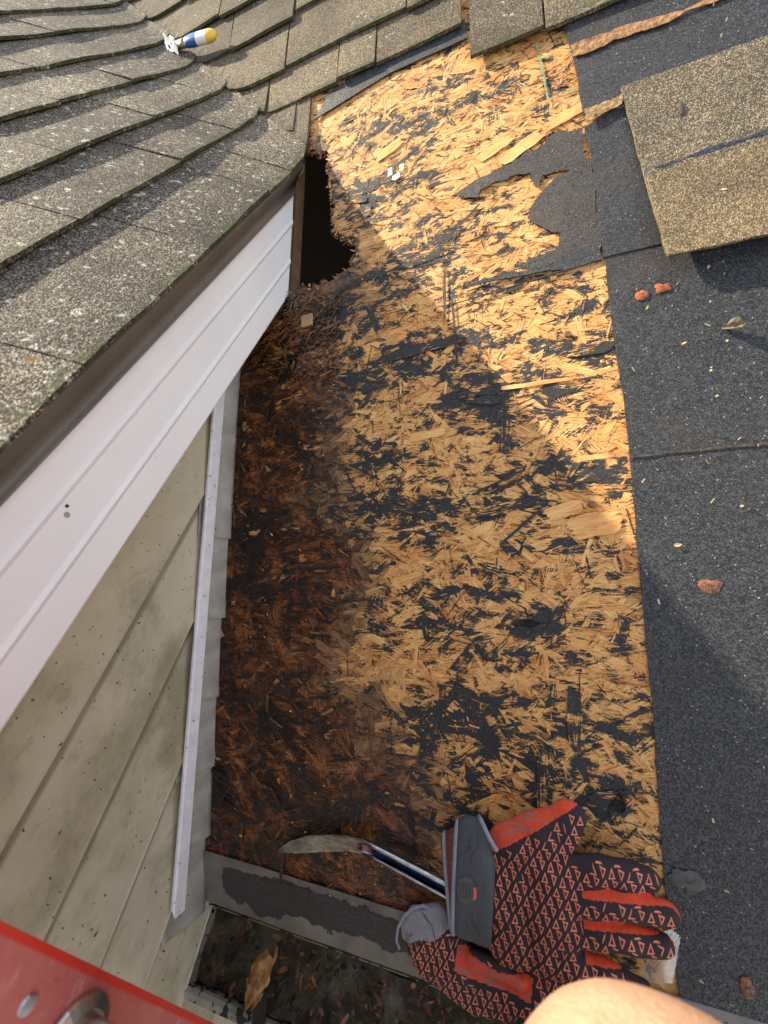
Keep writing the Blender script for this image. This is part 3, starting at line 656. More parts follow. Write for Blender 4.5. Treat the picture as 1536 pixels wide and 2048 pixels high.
tar = jag([(.640, .915), (.70, .921), (.76, .923), (.90, .924), (1.5, .92), (1.5, .911), (.9, .914), (.76, .914), (.70, .912), (.655, .910)], 4, .07, rj)
mtar = Mt('tar_seal', .28); mtar.set(mtar.mix(mtar.step(mtar.noise(200, 3), .4, .6), (.012, .016, .035), (.05, .055, .07)), None, mtar.bump(mtar.noise(150, 3), .002))
tris = tessellate_polygon([[Vector((x, y, 0)) for x, y in tar]]); o = mesh('tar_seal', [DK(x, u, hb((x-.64)/.91, (u-.78)/.277)+.0040) for x, u in tar], [tuple(t) for t in tris], mtar.m, lsh)
# curved nick and pale splinter on it
V_, F_ = tube([DK(.677+.004*math.cos(t), .990+.012*math.sin(t), .0128) for t in [-1.2+.3*i for i in range(8)]], [.0003, .0010, .0014, .0016, .0016, .0013, .0008, .0003], 6); mesh('scar', V_, F_, M['dark'], lsh)
# ------------------------------------------------------------------ marks and small debris
def blob(cx, cy, h, r, mat, name, parent=None, ax=1.0, amp=.25, seed=1):
    x, u = px(cx, cy, h) if cx > 5 else (cx, cy); n = 22; V_ = []; F_ = []
    for k, (f, hh) in enumerate(((1.0, 0), (.8, .0012), (.4, .0020), (0, .0022))):
        for i in range(n):
            t = 2*math.pi*i/n; q = r*f*(1+amp*noise.noise(Vector((math.cos(t)*1.5, math.sin(t)*1.5, seed*3.7))))
            V_.append(DK(x+math.cos(t)*q*ax, u+math.sin(t)*q, h+hh*(.4+.6*abs(noise.noise(Vector((i*.7, k, seed))))) + .0004))
    for k in range(3):
        for i in range(n): j = (i+1) % n; F_.append((k*n+i, k*n+j, (k+1)*n+j, (k+1)*n+i))
    return mesh(name, V_, F_, mat, parent, smooth=True)
blob(1283, 591, .0040, .0068, M['rust'], 'rust_mark', house, 1.1, .1, 1)['label'] = 'small round orange rust mark on the felt'
blob(1325, 575, .0040, .0072, M['rust'], 'rust_mark', house, 1.1, .7, 2)['label'] = 'dark red rust mark on the felt beside the shingle'
M['rust2'] = plain('rust_stain', (.035, .024, .022), (.32, .13, .07), .9, 260, .0015)
blob(1418, 1172, .0034, .0085, M['rust2'], 'rust_mark', house, 1.2, .5, 3)['label'] = 'largest orange brown rust mark in the shaded felt'
blob(1492, 1975, .0034, .0080, M['rust2'], 'rust_mark', house, .7, .4, 6)['label'] = 'faint brown stain near the eave on the right'
blob(1375, 1765, .0030, .0090, plain('grey_scuff', (.035, .036, .036), (.10, .10, .09), .8, 120), 'scuff_mark', house, 1.5, 1.0, 9)
def nailh(cx, cy):
    x, u = px(cx, cy, .003); V_, F_ = tube([DK(x, u, .0005), DK(x, u, .0040)], [.0042, .0038], 14, upv=Vector((1, 0, 0))); o = mesh('nail_head', V_, F_, plain('old_nail', (.10, .05, .03), (.25, .15, .09), .6, 500, .0003, .4), house)
nailh(1136, 668); nailh(1184, 1008); nailh(933, 1032)
def leafy(P, ax, ay, L, W, name, label, cat, mat, crumple=.3, n=Vector((0, 0, 1))):
    ax = Vector(ax).normalized(); nn = n; ay = nn.cross(ax).normalized(); V_ = []; F_ = []
    for i in range(9):
        t = i/8; w_ = W*math.sin(math.pi*min(1, .08+t*.9))**.8
        for j in range(5):
            s = j/4-.5; V_.append(Vector(P)+ax*(t-.5)*L+ay*s*w_+nn*(abs(s)*w_*crumple+.12*crumple*L*noise.noise(Vector((t*4, s*3, L*99))) + .001))
    for i in range(8):
        for j in range(4): F_.append((i*5+j, (i+1)*5+j, (i+1)*5+j+1, i*5+j+1))
    o = mesh(name, V_, F_, mat, None); solid(o, .0005, 1); props(o, label, cat); return o
def wing_pt(x, y, h=.0):
    d = RT*((x-768)/776.744)+UP*(-(y-1024)/776.744)-BK; P0 = Vector((EX, 0, EZ)); t = ((P0-CAMP).dot(NW)+h)/d.dot(NW); return CAMP+d*t
leafy(wing_pt(68, 726, .024), (-.1, .9, -.3), 0, .012, .008, 'dry_leaf', 'curled tan leaf near the wing eave at lower left', 'leaf', M['leaf'], .5, NW)
leafy(DK(*px(1465, 655, .006), .006), (.8, -.4, .2), 0, .020, .014, 'dry_leaf', 'crumpled brown leaf on the sunlit lower felt', 'leaf', plain('brown_leaf', (.10, .075, .05), (.22, .17, .10), .7, 120), 1.2, N)
leafy(DK(*px(1435, 385, .016), .0185), (.6, -.6, 0), 0, .017, .003, 'wood_splinter', 'pale splinter on the loose shingle tab', 'splinter', M['skinny_wood'], .2, N)
leafy(DK(*px(1355, 1090, .004), .0045), (1, .2, 0), 0, .008, .004, 'wood_chip', 'tiny yellow chip by the shadow edge on the felt', 'wood chip', M['skinny_wood'], .2, N)
leafy(DK(*px(1500, 428, .016), .0185), (.3, 1, 0), 0, .012, .006, 'wood_chip', 'small orange chip on the loose shingle near the right edge', 'wood chip', M['leaf'], .3, N)
# fine scattered splinters over felt and boards
V, F = [], []
for _ in range(420):
    if R.random() < .55: x, u = R.uniform(.6, .95), R.uniform(0, 1.15); h = .0058
    elif R.random() < .6: x, u = R.uniform(.0, .58), R.uniform(0, .85); h = .0034
    else: x, u = R.uniform(.25, .57), R.uniform(.85, 1.15); h = .0034
    if .61 < x and .77 < u < 1.06: continue
    if u > 1.03: h = .0098
    elif u > .805 and x > .58: h = .0078
    a = R.uniform(0, 3.14); L = R.uniform(.0006, .0034)*R.uniform(.3, 1); W = R.uniform(.0004, .0012); b = len(V)
    for s, t in ((-1, -.6), (1, -.9), (.9, .7), (-.8, 1)): V.append(DK(x+math.cos(a)*L*s-math.sin(a)*W*t, u+math.sin(a)*L*s+math.cos(a)*W*t, h+.0008*s))
    F.append((b, b+1, b+2, b+3))
o = mesh('wood_splinters', V, F, M['skinny_wood'], None); props(o, 'fine pale wood splinters scattered over felt and boards', 'splinters', None, 'stuff')
# ------------------------------------------------------------------ remeshed soft bodies
def soft(parts, voxel, smooth_it=4):
    V_, F_ = merge(parts); me = bpy.data.meshes.new('t'); me.from_pydata([tuple(v) for v in V_], [], F_); me.update()
    o = bpy.data.objects.new('t', me); C.objects.link(o)
    m = o.modifiers.new('r', 'REMESH'); m.mode = 'VOXEL'; m.voxel_size = voxel
    m = o.modifiers.new('s', 'SMOOTH'); m.iterations = smooth_it; m.factor = .6
    dg = bpy.context.evaluated_depsgraph_get(); ev = o.evaluated_get(dg); m2 = ev.to_mesh()
    VV = [v.co.copy() for v in m2.vertices]; NN = [v.normal.copy() for v in m2.vertices]; FF = [tuple(p.vertices) for p in m2.polygons]
    ev.to_mesh_clear(); bpy.data.objects.remove(o); bpy.data.meshes.remove(me)
    return VV, NN, FF
def capsule(P, rad, flat, n=18):                 # P list of deck coords (x,u,h); rounded ends
    pts = [Vector(p) for p in P]; A, B = pts[0], pts[-1]; r0, r1 = rad[0], rad[-1]
    d0 = (pts[1]-A).normalized(); d1 = (B-pts[-2]).normalized(); seq = []; rr_ = []
    for k in range(5): t = k/5*math.pi/2; seq.append(A-d0*r0*math.cos(t)); rr_.append(max(r0*math.sin(t), .0004))
    for p, r in zip(pts, rad): seq.append(p); rr_.append(r)
    for k in range(4, -1, -1): t = k/5*math.pi/2; seq.append(B+d1*r1*math.cos(t)); rr_.append(max(r1*math.sin(t), .0004))
    rings = []
    for i, p in enumerate(seq):
        d = (seq[min(i+1, len(seq)-1)]-seq[max(i-1, 0)]).normalized(); a = d.cross(Vector((0, 0, 1))).normalized(); b = a.cross(d).normalized()
        rings.append([p+a*math.cos(t)*rr_[i]+b*math.sin(t)*rr_[i]*flat for t in [2*math.pi*j/n for j in range(n)]])
    return loft(rings)
def gp_(zx, zy, h): x, u = px(780+zx/2.4774, 1560+zy/2.4774, h); return (x, u, h)      # glove layout points
def glove_mat():
    m = Mt('glove_fabric', .8, spec=.3); c = m.col(); n = m.noise(500, 2)
    blk = m.mix(n, (.020, .014, .018), (.045, .034, .040)); red = m.mix(m.noise(260, 3), (.50, .045, .018), (.78, .10, .04)); gry = m.mix(m.noise(240, 3), (.20, .20, .215), (.34, .34, .36))
    red = m.mix(m.ma('MULTIPLY', m.step(m.noise(1, 4, m.map(m.obj, (60, 500, 200))), .5, .62), m.sep(c, 2)), red, (.20, .16, .17))
    b = m.mix(m.step(m.sep(c, 0), .45, .55), blk, red); b = m.mix(m.step(m.sep(c, 1), .45, .55), b, gry)
    return m.set(b, normal=m.bump(m.noise(700, 2), .0004))
M['glove'] = glove_mat()
M['print'] = plain('coral_rubber_print', (.70, .17, .10), (.85, .27, .17), .6, 90)
def build_glove(name, label, fingers, palm, reds, pat_ok, lattice, org, grey=None, wr=.0012, drop=0, thr=.45):
    VV, NN, FF = soft([capsule(P, r, f) for P, r, f in palm+fingers], .0016, 5)
    cols = []
    for i, v in enumerate(VV):
        w_ = wr*(noise.noise(Vector((v.x*45, v.y*45, v.z*30)))+.5*noise.noise(Vector((v.x*25+v.y*60, v.y*25, 4)))); VV[i] = v+NN[i]*w_
        r_, g_, s_ = reds(v, NN[i]); cols.append((r_, g_, s_))
    W = [DK(v.x, v.y, max(v.z, .0035)) for v in VV]
    t = thing(name, label, 'glove', DK(org[0], org[1], .0), 'work gloves with triangle print')
    body = mesh('glove_body', W, FF, M['glove'], t, smooth=True, col=cols)
    # raised triangle print
    bv = BVHTree.FromPolygons(VV, FF); pv, pf = [], []
    for i in range(-40, 40):
        for j in range(-40, 40):
            cx = org[0]+i*lattice[0][0]+j*lattice[1][0]; cy = org[1]+i*lattice[0][1]+j*lattice[1][1]
            for tri in (((-.0042, -.0036), (.0020, -.0032), (-.0004, .0048)), ((.0048, .0046), (.0100, .0030), (.0068, -.0044))):
                g = (sum(p[0] for p in tri)/3, sum(p[1] for p in tri)/3)
                out = [(cx+(p[0])*1.06, cy+p[1]*1.06) for p in tri]; inn = [(cx+g[0]*1.06+(p[0]-g[0])*1.06*.54, cy+g[1]*1.06+(p[1]-g[1])*1.06*.54) for p in tri]
                if not pat_ok(cx+g[0], cy+g[1]): continue
                for e in range(3):
                    if R.random() < .025: continue
                    a, b, c_, d_ = out[e], out[(e+1) % 3], inn[(e+1) % 3], inn[e]; q = []
                    for f in (0, .5, 1): q.append((a[0]+(b[0]-a[0])*f, a[1]+(b[1]-a[1])*f))
                    for f in (1, .5, 0): q.append((d_[0]+(c_[0]-d_[0])*f, d_[1]+(c_[1]-d_[1])*f))
                    hits = []
                    for p in q:
                        h = bv.ray_cast(Vector((p[0], p[1], .3)), Vector((0, 0, -1)))
                        if h[0] is None or h[1].z < thr or reds(h[0], Vector((0, 0, 1)))[0] > .5: hits = None; break
                        hits.append(h[0]+h[1]*.00035)
                    if not hits or max(p.z for p in hits)-min(p.z for p in hits) > .009 or min(p.z for p in hits) < .003: continue
                    if reds(hits[0], Vector((0, 0, 1)))[1] > .5: continue
                    b0 = len(pv); pv += [DK(p.x, p.y, p.z) for p in hits]; pf.append((b0, b0+1, b0+4, b0+5)); pf.append((b0+1, b0+2, b0+3, b0+4))
    mesh('triangle_print', pv, pf, M['print'], body)
    return t, VV, FF, bv
lat = ((.0102, -.0098), (-.0061, -.0091))
Z = .0002018
F1 = [  # top glove fingers: thumb, index, middle, ring, little
    ([gp_(600, 345, .022), gp_(740, 285, .024), gp_(860, 225, .024), gp_(893, 172, .024)], [130*Z, 128*Z, 98*Z, 76*Z], .46),
    ([gp_(820, 450, .024), gp_(1050, 450, .026), gp_(1275, 492, .022)], [82*Z, 74*Z, 55*Z], .72),
    ([gp_(820, 590, .026), gp_(1150, 620, .028), gp_(1370, 668, .024)], [66*Z, 66*Z, 57*Z], .80),
    ([gp_(820, 740, .026), gp_(1150, 775, .026), gp_(1350, 825, .022)], [66*Z, 64*Z, 54*Z], .80),
    ([gp_(800, 880, .024), gp_(1050, 950, .022), gp_(1250, 1035, .018)], [70*Z, 58*Z, 48*Z], .75)]
P1 = [([gp_(620, 450, .022), gp_(560, 620, .024), gp_(600, 800, .022)], [125*Z, 130*Z, 120*Z], .50),
      ([gp_(800, 500, .024), gp_(800, 680, .024), gp_(800, 850, .022)], [140*Z, 145*Z, 120*Z], .52),
      ([gp_(560, 380, .022), gp_(720, 400, .024)], [95*Z, 95*Z], .55),
      ([gp_(760, 560, .018), gp_(770, 800, .018)], [200*Z, 170*Z], .34),
      ([gp_(460, 430, .020), gp_(450, 700, .020)], [110*Z, 105*Z], .50)]
c0 = gp_(600, 600, 0)
thA = Vector(gp_(520, 325, .02)[:2]); thB = Vector(gp_(950, 95, .02)[:2])
AXS = [[Vector(gp_(a, b, .024)[:2]) for a, b in q] for q in (((820, 450), (1050, 450), (1275, 492)), ((820, 590), (1150, 620), (1370, 668)), ((820, 740), (1150, 775), (1350, 825)), ((800, 890), (1050, 960), (1250, 1040)))]
RAD = [74*Z, 66*Z, 64*Z, 58*Z]
def segd(p, ax):
    p = Vector(p); m_ = 9
    for a, b in zip(ax, ax[1:]):
        d = b-a; t = min(1, max(0, (p-a).dot(d)/d.length_squared)); m_ = min(m_, (p-a-d*t).length)
    return m_
def side_of(p, ax):
    d = ax[-1]-ax[0]; w_ = Vector(p)-ax[0]; return d.x*w_.y-d.y*w_.x
def reds1(v, n):
    x, u = v.x, v.y; base = gp_(960, 600, 0)[0]
    d = (thB-thA); w_ = Vector((x, u))-thA; tt = w_.dot(d)/d.length_squared; side = (d.x*w_.y-d.y*w_.x)/d.length
    if -.1 < tt < 1.05 and side > .0005 and x < thB.x+.01: return (1, 0, .8 if tt < .55 else .2)
    if x > base-.004:
        ds = sorted(((segd((x, u), ax), i) for i, ax in enumerate(AXS)))
        (d1_, i1_) = ds[0]; below = side_of((x, u), AXS[i1_])
        r1_ = RAD[i1_]
        if d1_/r1_ > .74 and not (i1_ == 0 and below > 0) and not (i1_ == 3 and below < 0): return (1, 0, 0)
    return (0, 0, 0)
def ok1(x, u):
    w_ = Vector((x, u))-thA; d = thB-thA; side = (d.x*w_.y-d.y*w_.x)/d.length
    if side > -.0035 and x < thB.x+.01: return False
    return noise.noise(Vector((x*38, u*38, 2))) > -.62
TOPZ = lambda v: v
gl1, gv, gf, bv1 = build_glove('work_glove', 'palm up work glove lying on top with red sided fingers spread and grey strap', F1, P1, reds1, ok1, lat, (c0[0], c0[1]), wr=.0026)
# cuff: strap wrapped round the wrist, padded piping, badge
M['neoprene'] = plain('grey_neoprene', (.055, .060, .072), (.085, .09, .105), .75, 300, .0004)
M['piping'] = plain('grey_piping', (.22, .24, .30), (.30, .32, .38), .6, 200, .0003)
M['lining'] = plain('red_lining', (.12, .025, .02), (.24, .07, .055), .9, 400, .0006)
def cuffring(pl, hh, hc, n=40, bulge=1.0):          # pl: top and bottom layout points -> flattened ring
    A, B = Vector(gp_(*pl[0], hc)), Vector(gp_(*pl[1], hc)); c = (A+B)/2; e = (A-B)/2
    return [c+e*math.copysign(abs(math.cos(t))**.75, math.cos(t))+Vector((0, 0, 1))*math.sin(t)*hh for t in [2*math.pi*k/n for k in range(n)]]
rg = [(((335, 205), (318, 750)), .0125, .024), (((375, 178), (350, 770)), .0150, .024), (((425, 190), (410, 790)), .0150, .024), (((470, 260), (455, 805)), .0155, .024), (((500, 335), (488, 815)), .0160, .024), (((525, 370), (500, 812)), .0125, .024)]
rings = [[DK(*p) for p in cuffring(*q)] for q in rg]; V_, F_ = loft(rings, caps=False); cf = mesh('wrist_strap', V_, F_, M['neoprene'], gl1, smooth=True); solid(cf, .0022, 0)
rg2 = [(((272, 262), (312, 745)), .0085, .018), (((330, 230), (330, 755)), .0105, .021), (((420, 230), (400, 770)), .0105, .021)]
rings = [[DK(*p) for p in cuffring(*q)] for q in rg2]; V_, F_ = loft(rings, caps=False); o = mesh('cuff_lining', V_, F_, M['lining'], gl1, smooth=True); solid(o, .0016, 0)
def ringtube(pl, hh, hc, r): 
    P = [DK(*p) for p in cuffring(pl, hh, hc)]; P.append(P[0]); P.append(P[1]); return tube(P, r, 8, upv=N)
for q_ in (ringtube(((270, 262), (310, 748)), .0088, .018, .0024), ringtube(((335, 203), (316, 755)), .0132, .024, .0024)): mesh('piping', q_[0], q_[1], M['piping'], gl1, smooth=True)
# piping at the thumb side of the strap
def strap_h(zx, zy): 
    x, u, _ = gp_(zx, zy, .036); return x, u
P = [DK(*gp_(a, b, .034), ) for a, b in ((445, 175), (462, 210), (485, 260), (510, 310), (532, 350))]
P = [DK(*gp_(a, b, h)) for a, b, h in ((440, 178, .028), (452, 200, .034), (472, 245, .038), (498, 300, .0395), (530, 352, .040))]
V_, F_ = tube(P, .0024, 8, upv=N); mesh('piping', V_, F_, M['piping'], gl1, smooth=True)
# badge, hexagonal with grooves and a small orange bar
bh = .0402
hexp = [(375, 468), (405, 480), (437, 535), (436, 590), (372, 628), (336, 590), (330, 540), (345, 485)]
def prism(pts, h0, h1, ins=0):
    c = (sum(p[0] for p in pts)/len(pts), sum(p[1] for p in pts)/len(pts)); q = [(p[0]+(c[0]-p[0])*ins, p[1]+(c[1]-p[1])*ins) for p in pts]
    lo = [DK(*gp_(a, b, h0)) for a, b in pts]; hi = [DK(*gp_(a, b, h1)) for a, b in q]; return loft([lo, hi])
M['ridge'] = plain('ridge', (.05, .055, .06), (.06, .065, .07), .6)
M['badge'] = plain('badge_rubber', (.065, .07, .068), (.09, .095, .092), .5, 200, .0002)
bd = mesh('badge', *merge([prism(hexp, bh-.002, bh+.0012, .06), prism([(a+(380-a)*.14, b+(548-b)*.14) for a, b in hexp], bh+.0010, bh+.0018, .02)]), M['badge'], gl1)
gr = [prism([(348+i*14, 505+abs(i-1.5)*4), (352+i*14, 505+abs(i-1.5)*4), (354+i*15, 595-abs(i-1.5)*6), (350+i*15, 595-abs(i-1.5)*6)], bh+.0016, bh+.0024) for i in range(4)]
mgr = plain('groove_rubber', (.02, .022, .022), (.03, .032, .032), .5)
for q_ in gr: mesh('groove', q_[0], q_[1], mgr, bd)
mesh('badge_bar', *prism([(412, 535), (424, 530), (430, 560), (426, 592), (411, 597), (417, 562)], bh+.0016, bh+.0026, .05), plain('orange_bar', (.85, .10, .05), (.9, .13, .07), .5), bd)
def seam_line(pts, r=.0005, hoff=.0402):
    return tube([DK(*gp_(a, b, hoff)) for a, b in pts], r, 5, upv=N)
for V_, F_ in ([seam_line([(388, 215), (392, 310), (398, 330), (365, 372), (362, 440)], .0005, .0395), seam_line([(430, 225), (436, 320), (438, 332), (405, 375), (402, 455)], .0005, .0398), seam_line([(412, 640), (405, 700), (430, 740), (440, 800)], .0005, .0392), seam_line([(372, 640), (370, 700), (385, 740)], .0005, .0385)]):
    mesh('strap_ridge', V_, F_, M['ridge'], cf)
# lower glove
F2 = [([gp_(420, 890, .020), gp_(530, 935, .022), gp_(635, 1005, .020)], [52*Z, 50*Z, 40*Z], .85),
      ([gp_(560, 1080, .013), gp_(760, 1110, .013), gp_(980, 1150, .012)], [75*Z, 75*Z, 60*Z], .6),
      ([gp_(700, 1000, .011), gp_(860, 1010, .011), gp_(1000, 1050, .010)], [80*Z, 80*Z, 60*Z], .5)]
P2 = [([gp_(112, 735, .014), gp_(170, 700, .015), gp_(235, 690, .013)], [78*Z, 80*Z, 70*Z], .42),
      ([gp_(90, 760, .014), gp_(130, 668, .015)], [50*Z, 50*Z], .55),
      ([gp_(150, 800, .017), gp_(260, 790, .018), gp_(340, 780, .014)], [85*Z, 80*Z, 60*Z], .6),
      ([gp_(200, 900, .014), gp_(330, 900, .016), gp_(450, 960, .014)], [100*Z, 110*Z, 100*Z], .55),
      ([gp_(300, 960, .013), gp_(440, 1060, .013), gp_(560, 1090, .012)], [105*Z, 105*Z, 90*Z], .5),
      ([gp_(400, 980, .013), gp_(520, 1030, .013), gp_(640, 1060, .012)], [110*Z, 120*Z, 90*Z], .45)]
fA = Vector(gp_(380, 860, 0)[:2]); fB = Vector(gp_(680, 1010, 0)[:2])
gA = Vector(gp_(60, 800, .02)[:2]); gB = Vector(gp_(340, 735, .02)[:2]); gD = gB-gA
def reds2(v, n):
    x, u = v.x, v.y; w0 = Vector((x, u))-gA; sg = (gD.x*w0.y-gD.y*w0.x)/gD.length
    if sg > -.0015*math.sin(x*200) and x < gB.x+.01: return (0, 1, 0)
    w_ = Vector((x, u))-fA; d = fB-fA; tt = w_.dot(d)/d.length_squared; side = (d.x*w_.y-d.y*w_.x)/d.length
    if -.15 < tt < 1.05 and .0015 < side < .022: return (1, 0, .9)
    return (0, 0, 0)
def ok2(x, u):
    w_ = Vector((x, u))-fA; d = fB-fA; tt = w_.dot(d)/d.length_squared; side = (d.x*w_.y-d.y*w_.x)/d.length
    return not (-.2 < tt < 1.1 and .000 < side < .02) 
c2_ = gp_(300, 950, 0)
gl2, _, _, _ = build_glove('work_glove', 'lower work glove half hidden beneath the other, with pale grey cuff', F2, P2, reds2, ok2, ((.0098, -.0088), (-.0058, -.0096)), (c2_[0], c2_[1]), wr=.0022)
V_, F_ = tube([DK(*gp_(a, b, h)) for a, b, h in ((48, 835, .014), (32, 790, .016), (40, 730, .018), (72, 670, .019), (118, 632, .020), (165, 622, .019), (210, 640, .017), (240, 668, .014))], .0017, 8, upv=N); mesh('piping', V_, F_, M['piping'], gl2, smooth=True)
cb = [q for q in bpy.data.objects if q.parent == gl2 and q.name.startswith('glove_body')][0]
bvw = BVHTree.FromPolygons([v.co+WL[cb.name] for v in cb.data.vertices], [tuple(p.vertices) for p in cb.data.polygons])
rt = random.Random(8)
for (x0, y0, n, ang) in ((80, 770, 6, -.5), (75, 790, 4, -.5), (110, 800, 7, -.6), (160, 660, 5, .9), (172, 668, 5, .9), (185, 690, 5, .8), (215, 720, 6, 1.2)):
    for k in range(n):
        a, b = x0+math.cos(ang)*k*8, y0+math.sin(ang)*k*8; q = []
        for s_, t_ in ((-3, -4), (2, -5), (3, 4), (-2, 5)):
            p0 = DK(*gp_(a+s_*rt.uniform(.5, 1), b+t_*rt.uniform(.5, 1), .02)); hh = bvw.ray_cast(p0+N*.1, -N)
            if hh[0] is None: q = None; break
            q.append(hh[0]+hh[1]*.0003)
        if q: mesh('printed_letter', q, [(0, 1, 2, 3)], M['ridge'], cb)
# ------------------------------------------------------------------ pry bar
pb = thing('pry_bar', 'steel pry bar with a flared blade, its shank under the glove', 'pry bar', DK(*px(720, 1690, 0), 0))
mst = Mt('pry_bar_steel', .2, 1.0); nz_ = mst.noise(90, 4, mst.map(mst.obj, (1, 4, 4))); mst.set(mst.mix(mst.step(mst.sep(mst.col(), 0), .35, .65), mst.ramp(nz_, [(.3, (.24, .24, .245)), (.7, (.50, .50, .50))]), (.012, .02, .05)), mst.ma('ADD', .12, mst.ma('MULTIPLY', mst.step(mst.noise(45, 5), .45, .7), .22)), mst.bump(nz_, .00004))
def ppx(a, b, h): x, u = px(a, b, h); return Vector((x, u, h))
blade = [((558, 1702), .0010, .0022, .0006), ((585, 1693), .0060, .0075, .0012), ((625, 1686), .0085, .0098, .0016), ((665, 1684), .010, .0096, .0020), ((700, 1685), .0115, .0090, .0026), ((728, 1690), .013, .0086, .0036), ((752, 1700), .0135, .0080, .0045), ((780, 1714), .0135, .0080, .0048), ((840, 1745), .014, .0082, .0050), ((900, 1777), .015, .0084, .0050), ((1000, 1830), .015, .0084, .0050), ((1100, 1880), .014, .0084, .0050)]
cs = [ppx(a, b, h) for (a, b), h, _, _ in blade]; rings = []; pbc = []
for i, ((a_, b_), h, wd, th_) in enumerate(blade):
    d = (cs[min(i+1, len(cs)-1)]-cs[max(i-1, 0)]).normalized(); s = Vector((0, 0, 1)).cross(d).normalized(); up_ = d.cross(s).normalized()
    k = min(1, max(0, (i-4)/3)); gr_ = th_*1.1*k      # channel along the shank
    pf_ = [(-1, -.5), (-1, .6), (-.82, 1), (-.55, 1), (-.40, 1-gr_/th_), (.40, 1-gr_/th_), (.55, 1), (.82, 1), (1, .6), (1, -.5), (.6, -1), (-.6, -1)]
    pbc += [(k if j in (4, 5) else 0, 0, 0) for j in range(12)]
    rings.append([DK(*(cs[i]+s*a*wd+up_*b*th_*.9+Vector((0, 0, th_*.6)))) for a, b in pf_])
V_, F_ = loft(rings); o = mesh('bar', V_, F_, mst.m, pb, smooth=False, col=pbc); bevel(o, .0004, 2)
# clear plastic tag under the fingers
mp = Mt('clear_plastic', .12); mp.set((.75, .78, .76)); mp.b.inputs['Transmission Weight'].default_value = .75; mp.b.inputs['Alpha'].default_value = .35
q = [gp_(1230, 1000, .006), gp_(1400, 1010, .006), gp_(1440, 780, .008), gp_(1400, 740, .010), gp_(1330, 760, .010)]
o = mesh('plastic_wrap', [DK(*p) for p in q], [(0, 1, 2, 3, 4)], mp.m, None); solid(o, .0006, 0); props(o, 'clear plastic wrapper sticking out beyond the glove fingertips', 'plastic wrapper')
# ------------------------------------------------------------------ tool and rag up in the valley
def vp(x, y, h=0):                                 # on the main roof shingles
    a, b = px(x, y, h); return DK(a, b, h)
tl = thing('hand_tool', 'small tool with blue, white and yellow rounded handle in the roof valley', 'tool', vp(385, 88, .016))
A, B = vp(374, 84, .030), vp(432, 68, .030); d = (B-A)
mh = Mt('striped_handle', .3); mh.set(mh.ramp(mh.sep(mh.col(), 0), [(0, (.02, .10, .33)), (.40, (.75, .76, .72)), (.74, (.75, .50, .05))], 'CONSTANT'))
rings, cc = [], []
for i in range(14):
    t = i/13; r = .0125*(1 if t < .75 else math.sqrt(max(.03, 1-((t-.75)/.27)**2)))*(.85+.15*min(1, t*5)); c = A+d*t; s = d.normalized().cross(N).normalized()
    rings.append([c+s*math.cos(q)*r+N*math.sin(q)*r*.75 for q in [2*math.pi*k/16 for k in range(16)]]); cc += [(t, 0, 0)]*16
V_, F_ = loft(rings); mesh('handle', V_, F_, mh.m, tl, smooth=True, col=cc)
V_, F_ = tube([vp(350, 92, .028), vp(365, 87, .029), vp(376, 84, .030)], [.009, .010, .010], 12, .7, N); mesh('ferrule', V_, F_, plain('brass_ferrule', (.10, .07, .03), (.55, .42, .22), .3, 300, .001, .7), tl, smooth=True)
V_, F_ = tube([vp(343, 94, .028), vp(352, 92, .028)], [.010, .010], 12, .7, N); mesh('collar', V_, F_, M['dark'], tl)
def rag(P, ex, ey, name, label):
    V_ = []; n = 12
    for i in range(n+1):
        for j in range(n+1):
            a, b = i/n-.5, j/n-.5; q = math.hypot(a, b)
            V_.append(P+ex*a*(1+.2*noise.noise(Vector((a*5, b*5, 3))))*(1-.45*abs(b))+ey*b+N*(.006*noise.noise(Vector((a*4, b*4, 9)))+.003*math.sin(a*9)+.008))
    F_ = [(i*(n+1)+j, (i+1)*(n+1)+j, (i+1)*(n+1)+j+1, i*(n+1)+j+1) for i in range(n) for j in range(n)]
    o = mesh(name, V_, F_, plain('white_rag', (.80, .78, .70), (.9, .88, .82), .8, 60), None, smooth=True); solid(o, .001, 0); props(o, label, 'rag')
rag(vp(348, 98, .026), (vp(362, 100, .026)-vp(340, 96, .026))*1.0, (vp(352, 114, .022)-vp(344, 82, .026)), 'white_rag', 'crumpled white rag beside the striped tool in the valley')
# ------------------------------------------------------------------ ladder leaning on the gutter
lad = thing('ladder', 'red fibreglass ladder with aluminium rungs leaning on the gutter', 'ladder', (.39, -1.1, -2.6))
LD = Vector((0, .355, .935)).normalized(); LN = Vector((0, .935, -.355)).normalized()     # along the rails, towards the house
L0 = Vector((.2, .026, .423))
def fib():
    m = Mt('red_fibreglass', .42); n = m.noise(12, 5); st_ = m.noise(1, 4, m.map(m.obj, (100, 30, 30)))
    b = m.ramp(n, [(.3, (.36, .085, .080)), (.7, (.46, .15, .135))]); b = m.mix(m.step(m.noise(1, 6, m.map(m.obj, (200, 25, 60)), .75), .52, .66), b, (.52, .27, .24)); b = m.mix(m.step(m.noise(38, 6, rough=.75), .60, .68), b, (.22, .05, .045))
    b = m.mix(m.step(m.sep(m.col(), 0), .4, .9), b, (.50, .035, .022))
    return m.set(b, normal=m.bump(m.noise(130, 4), .0007))
M['fibre'] = fib()
